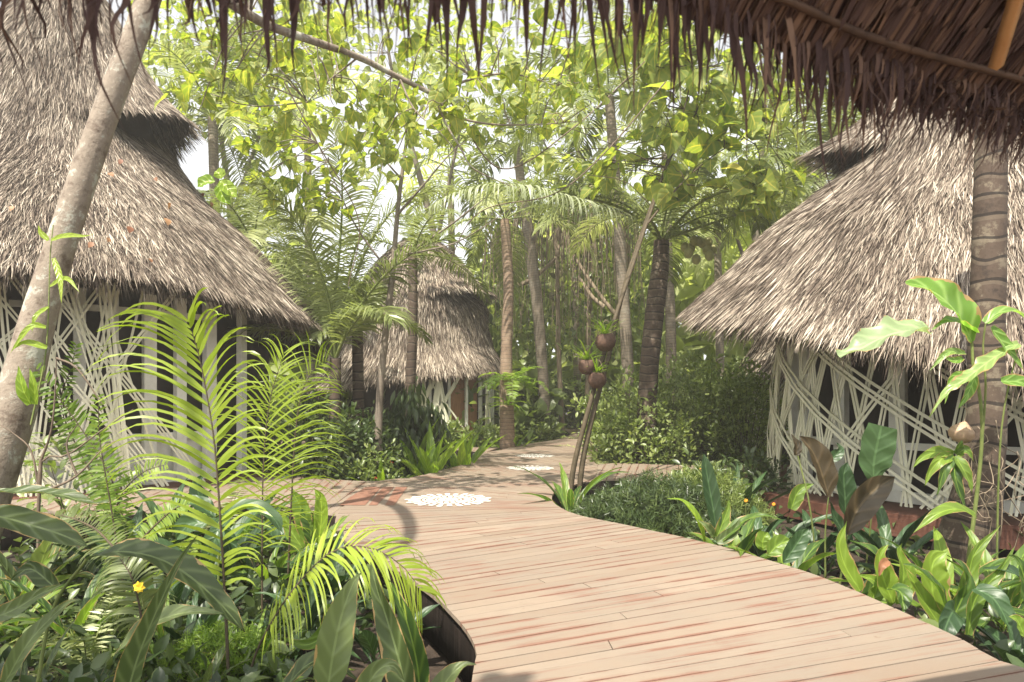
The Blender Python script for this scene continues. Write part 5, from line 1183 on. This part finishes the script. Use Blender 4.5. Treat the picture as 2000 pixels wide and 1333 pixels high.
drawn('hanging blue-green leaves below the tall lime frond', 'peace_lily', 'plant', B(420, 5.2), [
    (0.15, [(428, 1030, 5.0), (420, 1055, 4.95), (412, 1080, 4.95), (408, 1096, 4.95)], dict(mat='deep green leaf', prof=PR_FULL, rnd=0.9)),
    (0.14, [(430, 1028, 5.0), (445, 1060, 5.0), (452, 1090, 5.0)], dict(mat='deep green leaf', prof=PR_FULL)),
    (0.16, [(410, 1020, 5.1), (370, 1025, 5.1), (345, 1055, 5.1)], dict(mat='deep green leaf', prof=PR_FULL)),
    (0.16, [(420, 1010, 5.3), (380, 985, 5.3), (335, 1000, 5.3)], dict(mat='deep green leaf', prof=PR_FULL, up=(0, -.4, 1))),
    (0.15, [(430, 1010, 5.3), (480, 990, 5.3), (530, 1010, 5.3), (550, 1040, 5.3)], dict(mat='deep green leaf', prof=PR_FULL, up=(0, -.4, 1))),
    (0.14, [(400, 1000, 5.5), (385, 950, 5.5), (400, 925, 5.5)], dict(mat='deep green leaf'))], [(np.vstack([B(425, 5.2), P(428, 1020, 5.1)[None]]), 0.012)])
rosette('spiky agave-like rosette in the bottom left corner', 60, 3.9, 18, 0.62, 0.06, 'broad leaf', name='spiky_plant', e=(0.2, 1.3), bend=0.8, stem=0.0)
rosette('loose spiky tuft at the bottom left beside the banana stems', 190, 4.1, 14, 0.5, 0.05, 'ginger leaf', name='spiky_plant', e=(0.2, 1.3), bend=0.8, stem=0.0)
rosette('bright strap-leaf tuft at the bottom edge left of broad blades', 610, 3.8, 10, 0.42, 0.07, 'broad leaf', name='ginger_plant')

# right side
drawn('red-tipped ginger beside the boards, leftmost of the sunlit row', 'ginger_plant', 'plant', B(1680, 5.7), [
    (0.15, [(1680, 1155, 5.5), (1650, 1105, 5.5), (1640, 1060, 5.5), (1654, 1018, 5.5)], dict(rnd=1.0)), (0.16, [(1690, 1170, 5.5), (1718, 1120, 5.5), (1705, 1078, 5.5), (1660, 1056, 5.5)], dict(up=(0.4, -0.7, 1), rnd=0.4)),
    (0.12, [(1700, 1180, 5.4), (1740, 1160, 5.4), (1700, 1130, 5.4), (1675, 1122, 5.4)][0:1] + [(1712, 1140, 5.4), (1676, 1122, 5.4)], dict(rnd=0.9))])
drawn('yellow-green ginger with a torn brown leaf, second along the boards', 'ginger_plant', 'plant', B(1750, 5.5), [
    (0.20, [(1745, 1180, 5.3), (1725, 1130, 5.3), (1718, 1085, 5.3), (1735, 1064, 5.3)], dict(rnd=1.0)), (0.18, [(1755, 1180, 5.3), (1765, 1120, 5.3), (1755, 1078, 5.3), (1762, 1062, 5.3)], dict(rnd=0.9, up=(0.3, -1, 0.2))),
    (0.07, [(1735, 1095, 5.25), (1722, 1105, 5.2), (1716, 1128, 5.2)], dict(mat='fallen leaf')), (0.15, [(1740, 1150, 5.2), (1760, 1160, 5.1), (1765, 1200, 5.0)], dict(rnd=0.4))])
drawn('big ginger whose leaf hangs over the board edge', 'ginger_plant', 'plant', B(1850, 5.2), [
    (0.13, [(1838, 1225, 4.9), (1808, 1180, 4.9), (1780, 1130, 4.9), (1765, 1105, 4.9)], dict(rnd=0.9)), (0.22, [(1835, 1215, 5.0), (1820, 1150, 5.0), (1822, 1100, 5.0), (1850, 1078, 5.0)], dict(rnd=1.0, prof=PR_FULL)),
    (0.17, [(1860, 1210, 5.0), (1885, 1150, 5.0), (1880, 1110, 5.0), (1850, 1085, 5.0)], dict(up=(0.4, -0.6, 1), rnd=0.3)), (0.14, [(1850, 1200, 4.9), (1830, 1150, 4.85), (1790, 1110, 4.8), (1765, 1102, 4.8)], dict(up=(0, -0.5, 1), rnd=0.35)),
    (0.15, [(1865, 1195, 4.75), (1860, 1196, 4.65), (1848, 1222, 4.55), (1840, 1258, 4.52)], dict(rnd=0.2, mat='deep green leaf', prof=PR_FULL)), (0.13, [(1865, 1220, 5.0), (1890, 1130, 5.1), (1905, 1080, 5.1), (1954, 1026, 5.1)], dict(rnd=0.8)),
    (0.11, [(1890, 1240, 4.8), (1905, 1170, 4.8), (1950, 1120, 4.8), (1982, 1068, 4.8)], dict(rnd=0.7))])
drawn('ginger with drooping leaves at the right picture edge', 'ginger_plant', 'plant', B(1985, 5.0), [
    (0.15, [(1905, 1150, 4.7), (1940, 1170, 4.6), (1962, 1205, 4.55), (1975, 1240, 4.5)], dict(mat='deep green leaf')), (0.15, [(2010, 1190, 4.6), (1998, 1120, 4.6), (1982, 1090, 4.6), (1970, 1085, 4.6)], dict(rnd=0.3)),
    (0.10, [(2000, 1240, 4.5), (1985, 1210, 4.5), (1970, 1205, 4.5)], dict(rnd=0.9)), (0.13, [(2030, 1180, 4.8), (1980, 1120, 4.8), (1920, 1110, 4.8)], dict(mat='deep green leaf', up=(0, -.6, 1)))])
drawn('dark upright spear leaf in front of the feathery mound', 'canna_plant', 'plant', B(1400, 7.3), [
    (0.17, [(1400, 1040, 7.1), (1392, 990, 7.1), (1382, 935, 7.1), (1374, 884, 7.1)], dict(mat='deep green leaf', prof=PR_FULL)), (0.10, [(1375, 1060, 7.1), (1362, 1015, 7.0), (1335, 980, 7.0), (1303, 974, 7.0)], dict(mat='nest fern leaf', up=(0, -.7, 1))),
    (0.12, [(1400, 1050, 7.1), (1420, 1000, 7.1), (1424, 975, 7.1)], dict(rnd=0.8)), (0.11, [(1395, 1050, 7.1), (1380, 1030, 7.0), (1362, 1015, 7.0)], dict(rnd=0.9, mat='broad leaf')),
    (0.12, [(1410, 1055, 7.0), (1450, 1020, 7.0), (1490, 1008, 6.9), (1525, 1015, 6.9)], dict(up=(0, -.5, 1), rnd=0.6)), (0.13, [(1400, 1060, 7.0), (1430, 1040, 7.0), (1446, 1012, 7.0)], dict(rnd=0.7, mat='broad leaf'))])
drawn('pair of dark pointed leaves over the boards, right of the wide ginger', 'canna_plant', 'plant', B(1535, 6.6), [
    (0.16, [(1530, 1100, 6.3), (1548, 1075, 6.3), (1565, 1050, 6.3), (1580, 1032, 6.3)], dict(mat='deep green leaf', prof=PR_FULL)), (0.18, [(1490, 1075, 6.6), (1490, 1055, 6.6), (1500, 1040, 6.6)], dict(rnd=0.9, prof=PR_FULL)),
    (0.17, [(1500, 1085, 6.4), (1520, 1065, 6.4), (1545, 1055, 6.4)], dict(rnd=0.8, prof=PR_FULL))])
drawn('bronze-leaved plant with two large folded leaves before the lattice', 'bronze_plant', 'plant', B(1600, 7.2), [
    (0.24, [(1618, 972, 6.9), (1606, 930, 6.9), (1588, 885, 6.9), (1562, 852, 6.9)], dict(prof=PR_FULL, fold=0.5)), (0.27, [(1655, 1045, 6.8), (1672, 1000, 6.8), (1705, 960, 6.8), (1748, 932, 6.8)], dict(prof=PR_FULL, fold=0.4)),
    (0.09, [(1555, 890, 6.9), (1556, 870, 6.9), (1545, 848, 6.9)], {})],
    [(np.vstack([B(1592, 7.1), PL((1590, 1060, 7.0), (1578, 970, 6.9), (1558, 890, 6.9))]), 0.012), (np.vstack([B(1612, 7.1), PL((1612, 1040, 7.0), (1618, 972, 6.9))]), 0.012), (np.vstack([B(1640, 7.0), PL((1650, 1080, 6.9), (1655, 1045, 6.8))]), 0.014)], mat='bronze leaf')
drawn('blunt deep-green leaf standing before the lattice between bronze leaves and trunk', 'broad_plant', 'plant', B(1690, 7.4), [
    (0.36, [(1708, 945, 7.1), (1706, 910, 7.1), (1714, 865, 7.1), (1722, 832, 7.1)], dict(prof=[0.1, 0.6, 0.9, 1, 1, 1, 0.98, 0.8], mat='deep green leaf', fold=0.1, rnd=1.0)), (0.21, [(1652, 1010, 7.1), (1650, 970, 7.1), (1648, 930, 7.1), (1655, 902, 7.1)], dict(prof=PR_FULL, mat='deep green leaf')),
    (0.14, [(1660, 1060, 7.0), (1630, 1010, 7.0), (1622, 980, 7.0)], dict(mat='deep green leaf')), (0.16, [(1545, 995, 7.4), (1560, 960, 7.4), (1590, 945, 7.4)], dict(mat='ginger leaf')), (0.12, [(1622, 900, 7.2), (1640, 880, 7.2), (1634, 865, 7.2)], dict(mat='deep green leaf'))],
    [(np.vstack([B(1690, 7.4), PL((1700, 1030, 7.2), (1708, 945, 7.1))]), 0.011), (np.vstack([B(1660, 7.3), PL((1652, 1010, 7.1))]), 0.011)])
drawn('young banana plant with torn leaves in front of the ringed trunk', 'banana_plant', 'plant', B(1860, 6.3), [
    (0.36, [(1898, 668, 6.0), (1876, 625, 5.95), (1845, 588, 5.9), (1805, 562, 5.9), (1768, 553, 5.9)], dict(prof=[0.15, 0.8, 1, 1, 0.95, 0.75, 0.45, 0.1], up=(-0.3, -0.8, 0.8), tear=0.05, rnd=0.6)),
    (0.32, [(1815, 648, 5.9), (1765, 648, 5.85), (1715, 664, 5.8), (1675, 685, 5.8), (1638, 696, 5.8)], dict(prof=[0.2, 0.9, 1, 0.9, 0.95, 0.8, 0.6, 0.3], up=(0, -0.5, 1), tear=0.16, wave=0.12, rnd=1.0, mat='torn banana leaf')),
    (0.12, [(1925, 632, 5.9), (1950, 612, 5.9), (1985, 610, 5.9), (2020, 640, 5.9)], dict(up=(0, -0.6, 1), rnd=0.7, tear=0.05)), (0.13, [(1935, 640, 5.9), (1965, 680, 5.9), (2000, 725, 5.9)], dict(rnd=0.3)),
    (0.12, [(1990, 672, 5.9), (1940, 700, 5.85), (1890, 738, 5.8), (1850, 765, 5.8), (1815, 815, 5.8)], dict(rnd=1.0, tear=0.2, wave=0.15, up=(0, -0.7, 1))), (0.07, [(1880, 700, 5.95), (1860, 705, 5.9), (1830, 690, 5.9)], dict(rnd=0.6)),
    (0.07, [(1885, 690, 5.95), (1850, 690, 5.9), (1815, 725, 5.9)], dict(rnd=0.8)), (0.07, [(1900, 730, 5.95), (1860, 740, 5.9), (1845, 790, 5.9)], dict(rnd=0.5)), (0.09, [(1905, 735, 5.95), (1890, 770, 5.9), (1870, 800, 5.9)], dict(rnd=0.3)),
    (0.16, [(1905, 650, 6.0), (1870, 630, 5.95), (1842, 632, 5.9), (1820, 645, 5.9)], dict(rnd=0.5, up=(0, -.5, 1))), (0.13, [(1955, 745, 5.9), (2000, 750, 5.9), (2040, 790, 5.9)], dict(rnd=0.4))],
    [(np.vstack([B(1880, 6.3), PL((1915, 900, 6.1), (1915, 780, 6.0), (1898, 700, 6.0), (1898, 668, 6.0))]), 0.022), (np.vstack([PL((1915, 900, 6.1), (1925, 760, 6.0), (1920, 680, 5.95), (1925, 632, 5.9))]), 0.012), (np.vstack([B(1945, 6.3), PL((1955, 850, 6.0), (1990, 672, 5.9))]), 0.011)], mat='banana leaf')
drawn('orchid with glossy drooping leaves clinging to the ringed trunk', 'orchid', 'plant', P(1862, 892, 6.2), [
    (0.11, [(1862, 888, 6.15), (1830, 884, 6.1), (1800, 895, 6.05), (1782, 915, 6.05)], dict(rnd=0.9)), (0.11, [(1860, 890, 6.15), (1835, 900, 6.05), (1815, 925, 6.05), (1806, 950, 6.05)], dict(rnd=1.0)),
    (0.10, [(1862, 892, 6.1), (1845, 915, 6.05), (1835, 950, 6.05), (1830, 968, 6.05)], dict(rnd=0.5)), (0.12, [(1865, 892, 6.1), (1880, 915, 6.05), (1892, 940, 6.05), (1898, 962, 6.05)], dict(rnd=0.8)),
    (0.12, [(1865, 892, 6.15), (1865, 930, 6.05), (1878, 975, 6.05), (1888, 1000, 6.05)], dict(rnd=0.2)), (0.09, [(1868, 888, 6.15), (1885, 880, 6.1), (1902, 900, 6.1)], dict(rnd=0.7)),
    (0.09, [(1866, 886, 6.15), (1875, 868, 6.1), (1880, 860, 6.1)], dict(rnd=0.6)), (0.13, [(1905, 1010, 6.0), (1870, 995, 5.95), (1830, 1005, 5.9), (1783, 1042, 5.9)], dict(rnd=0.9, up=(0, -0.7, 1)))], mat='ginger leaf')
# dry pod hanging on the trunk
t_ = thing('seed_pod', 'ribbed tan seed pod hanging on the ringed trunk above the orchid', 'seed pod', P(1880, 848, 6.3))
mb = MB(); lathe(mb, P(1878, 848, 6.3), [(0.0, -0.085), (0.05, -0.075), (0.09, -0.04), (0.105, 0.0), (0.09, 0.045), (0.05, 0.085), (0.015, 0.115), (0.0, 0.12)], 24, (0.25, -0.1, 1), lobes=7, amp=0.08); mb.build('husk', MAT['seed pod'], t_)
mb = MB(); tube(mb, catmull([P(1882, 830, 6.3), P(1888, 800, 6.32), P(1876, 790, 6.35), P(1895, 780, 6.45)], 10), 0.006, 6); mb.build('stalk', MAT['dried root'], t_)
# thin dry roots dangling round the trunk
t_ = thing('root_tangle', 'thin pale roots looping around the ringed trunk', 'roots', P(1925, 940, 6.3)); mb = MB()
for k in range(16):
    x = random.uniform(1880, 1990); y = random.uniform(780, 980)
    tube(mb, catmull([P(x, y, 6.35), P(x + random.gauss(10, 18), y + random.uniform(20, 50), 6.2), P(x + random.gauss(0, 25), y + random.uniform(50, 110), 6.2), P(x + random.gauss(20, 30), y + random.uniform(80, 140), 6.3)], 10), 0.004, 4)
mb.build('root', MAT['dried root'], t_)
t_ = bpy.data.objects['root_tangle']

# coconut-husk planters tied to the forked tree
for k, (px, py, r, lb) in enumerate([(1182, 668, 0.165, 'coconut-husk planter with spiky tuft, topmost of three on the forked tree'), (1146, 716, 0.14, 'coconut-husk planter hanging left, middle of three on the forked tree'), (1166, 742, 0.15, 'coconut-husk planter lowest of three on the forked tree')]):
    c = P(px, py, 11.25); t_ = thing('husk_planter', lb, 'planter', c, 'coconut-husk planters on the forked tree')
    mb = MB(); lathe(mb, c, [(0, -r), (r * .55, -r * .88), (r * .92, -r * .45), (r * 1.05, 0), (r * 0.95, r * .5), (r * .75, r * .75), (r * .6, r * .62), (0, r * .5)], 20, (0.1 * (k - 1), 0, 1), lobes=5, amp=0.04); mb.build('pot', MAT['husk'], t_)
    mb = MB()
    for q in range(26): blade(mb, arc_pts(c + (0, 0, r * .6), 2.4 * q, random.uniform(0.2, 0.55), random.uniform(0.5, 1.3), random.uniform(-0.6, 0.5), 6), 0.03, prof=[0.8, 1, 0.8, 0.5, 0], cols=3, n=8)
    mb.build('tuft', MAT['nest fern leaf'], t_)
    mb = MB(); tube(mb, catmull([c + (-r * 0.9, 0, r * .4), c + (0.02, 0, r * 2.2), c + (r * 0.9, 0, r * .4)], 10), 0.006, 4); mb.build('cord', MAT['dried root'], t_)
# yellow bloom at lower left, small orange blooms at right
for px, py, Yb, m_, nm, lb in ((272, 1147, 4.2, 'yellow petal', 'yellow_flower', 'yellow bloom lit up in the shaded left foreground'), (1457, 978, 8.0, 'orange petal', 'orange_flower', 'orange bloom beside the dark ginger right of the spear leaf'), (1511, 985, 8.0, 'orange petal', 'orange_flower', 'orange bloom before the left corner of red platform')):
    c = P(px, py, Yb); mb = MB(); 
    for j in range(7): scatter(mb, WIDE, [c], [(math.cos(j * 0.9), -0.4, math.sin(j * 0.9))], 0.04 if m_[0] == 'y' else 0.024, up=np.array((0, -1, 0.3)))
    t_ = thing(nm, lb, 'flower', c); mb.build('petals', MAT[m_], t_); mb = MB(); tube(mb, [c, c + (0.01, 0.04, -0.15), B(px + 6, Yb + 0.1)], 0.004, 4); mb.build('stem', MAT['green stem'], t_)

# vines on the leaning trunk: strap leaves
drawn('strap-leaved climber growing on the leaning trunk', 'climber', 'plant', P(100, 600, 6.1), [
    (0.06, [(100, 470, 6.1), (130, 462, 6.05), (165, 462, 6.0), (182, 458, 6.0)], dict(rnd=0.9)), (0.055, [(105, 505, 6.1), (118, 545, 6.05), (120, 595, 6.0)], dict(rnd=1.0)), (0.05, [(98, 560, 6.1), (130, 545, 6.05), (156, 572, 6.0)], dict(rnd=0.9)),
    (0.05, [(95, 470, 6.1), (80, 455, 6.1), (75, 440, 6.1)], dict(rnd=0.9)), (0.06, [(90, 640, 6.0), (60, 640, 5.95), (20, 690, 5.9)], dict(rnd=0.8)), (0.06, [(92, 680, 6.0), (50, 670, 5.95), (22, 685, 5.9)], dict(rnd=0.8)), (0.05, [(95, 600, 6.1), (70, 620, 6.0), (62, 650, 6.0)], {}),
    (0.10, [(60, 790, 5.9), (45, 760, 5.85), (36, 715, 5.85)], dict(rnd=0.6)), (0.08, [(70, 790, 5.9), (66, 750, 5.85), (58, 720, 5.85)], {})], [(PL((60, 830, 6.0), (88, 700, 6.05), (95, 600, 6.1), (98, 500, 6.15), (104, 440, 6.2)), 0.008)], mat='nest fern leaf')
# yellow leaves twig by the hut slope
drawn('twig with four pale yellow leaves against the left roof slope', 'twig', 'twig', P(425, 365, 8.5), [
    (0.17, [(420, 355, 8.5), (402, 356, 8.5), (386, 366, 8.5)], dict(mat='nest fern leaf', prof=PR_FULL)), (0.17, [(430, 352, 8.5), (448, 372, 8.5), (462, 386, 8.5)], dict(mat='nest fern leaf', prof=PR_FULL)),
    (0.15, [(426, 360, 8.5), (436, 385, 8.5), (450, 400, 8.5)], dict(mat='nest fern leaf', prof=PR_FULL)), (0.15, [(432, 350, 8.5), (428, 340, 8.5), (420, 335, 8.5)], dict(mat='nest fern leaf', prof=PR_FULL))], [(PL((425, 358, 8.5), (520, 300, 9.0), (600, 200, 9.0)), 0.005)])
# twiggy dark stems in front of the left hut
t_ = thing('bare_shrub', 'bare branching shrub before the white lattice of left hut', 'shrub', B(75, 6.0)); mb = MB()
for pts in ([(75, 1000), (80, 900), (130, 890), (200, 840), (260, 800)], [(75, 950), (60, 880), (30, 850), (0, 830)], [(80, 900), (100, 840), (108, 760), (110, 700)], [(90, 960), (150, 930), (210, 870), (270, 850)], [(150, 930), (130, 870), (150, 830)], [(110, 700), (150, 720), (200, 790)]):
    tube(mb, resample(PL(*[(a, b, 5.9) for a, b in pts]), n=14), [0.012, 0.004], 5)
tube(mb, [B(75, 6.0), P(75, 1000, 5.9), P(80, 900, 5.9)], 0.016, 6); mb.build('branches', MAT['twig'], t_)
# lianas draped across the middle
for k, (pts, lb) in enumerate([([(500, 60, 10), (620, 280, 10.5), (700, 430, 11), (680, 560, 11)], 'thin liana looping down left of the slim tree'), ([(1300, 160, 11), (1180, 300, 11), (1080, 380, 11), (930, 420, 11.4), (860, 560, 12)], 'long thin liana crossing before the silvery frond'),
        ([(880, 200, 9.6), (980, 330, 10), (1120, 250, 10.4), (1260, 120, 10.6)], 'liana hanging in a loop from the arching limb')]):
    mb = MB(); p = resample(PL(*pts), n=40); tube(mb, p, [0.012, 0.008], 5); tag(mb.build('liana', MAT['twig'], origin=p[0]), lb, 'liana')

# ---- far wood closing the view
mb = MB(); n = 26000
ang = rng.uniform(-1.15, 1.15, n); dist = rng.uniform(33, 52, n)
hmax = 10.0 + 2.2 * np.sin(ang * 7) + 1.5 * np.sin(ang * 17 + 1); zz = GZ + hmax * rng.random(n) ** 0.9
loc = np.stack([dist * np.sin(ang), dist * np.cos(ang), zz], 1)
cell = np.sin(loc[:, 0] * 0.9) * np.cos(loc[:, 2] * 1.1 + loc[:, 1] * 0.5); keep = cell > -0.5
loc = loc[keep]; n = len(loc)
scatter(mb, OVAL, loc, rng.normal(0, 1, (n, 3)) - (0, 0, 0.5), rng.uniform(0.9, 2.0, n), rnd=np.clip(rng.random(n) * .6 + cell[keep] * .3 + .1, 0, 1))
tag(mb.build('forest', MAT['far leaf']), 'far wall of sunlit tropical forest behind the huts', None, None, 'stuff')
mb = MB(); n = 5200                                                   # low shaded undergrowth
X = rng.uniform(-12, 12, n); Yy = rng.uniform(23.5, 34, n); zz = GZ + rng.random(n) * 2.6
kk = np.abs(1000 + F * X / Yy - 1130) > 75; kk |= Yy > 32; X, Yy, zz = X[kk], Yy[kk], zz[kk]; n = len(X)
scatter(mb, OVAL, np.stack([X, Yy, zz], 1), rng.normal(0, 1, (n, 3)), rng.uniform(0.3, 0.7, n))
tag(mb.build('undergrowth', MAT['shrub leaf']), 'shaded undergrowth beyond the path end', None, None, 'stuff')
# low ground cover in the beds
mb = MB(); pts = []
def inpoly(p, poly):
    x, y = p[:, 0], p[:, 1]; r = np.zeros(len(p), bool); poly = np.array(poly)
    for (x0, y0), (x1, y1) in zip(poly, np.roll(poly, -1, 0)):
        c = ((y0 > y) != (y1 > y)) & (x < (x1 - x0) * (y - y0) / (y1 - y0 + 1e-12) + x0); r ^= c
    return r
decks = [list(mainL) + list(mainR)[::-1], list(bwl_n) + list(bwl_f)[::-1], list(b2n) + list(b2f)[::-1], list(b3n) + list(b3f)[::-1]]
q = np.vstack([np.stack([rng.uniform(-9, 9, 30000), rng.uniform(2.0, 26, 30000)], 1), np.stack([rng.uniform(-5, -0.9, 5000), rng.uniform(2.2, 8, 5000)], 1)])
bad = np.zeros(len(q), bool)
for d_ in decks: bad |= inpoly(q, d_)
q = q[~bad]; q = q[rng.random(len(q)) < np.clip(0.25 + 0.03 * q[:, 1] + 0.75 * ((q[:, 0] < -1.2) & (q[:, 1] < 8)) - 0.35 * ((q[:, 0] > -1.2) & (q[:, 0] < 0.2) & (q[:, 1] < 5.5)), 0, 1)]
n = len(q); loc = np.stack([q[:, 0], q[:, 1], GZ + rng.random(n) ** 1.5 * 0.3], 1)
scatter(mb, OVAL, loc, rng.normal(0, 1, (n, 3)) + (0, 0, 0.6), rng.uniform(0.07, 0.2, n))
tag(mb.build('ground_cover', MAT['dark leaf']), 'small leaves covering the soil of the beds', None, None, 'stuff')

# ------------------------------------------------------------------ humid air
mb = MB(); box(mb, (0, 30.5, 12.0), 112, 102, 29)
m, t, out = newmat('humid air')
pv = t.nodes.new('ShaderNodeVolumePrincipled'); pv.inputs['Color'].default_value = (1.0, 0.97, 0.88, 1); pv.inputs['Density'].default_value = 0.0028; pv.inputs['Anisotropy'].default_value = 0.2
t.links.new(pv.outputs[0], out.inputs['Volume'])
tag(mb.build('haze', m), 'thin humid morning haze filling the garden', None, None, 'stuff')
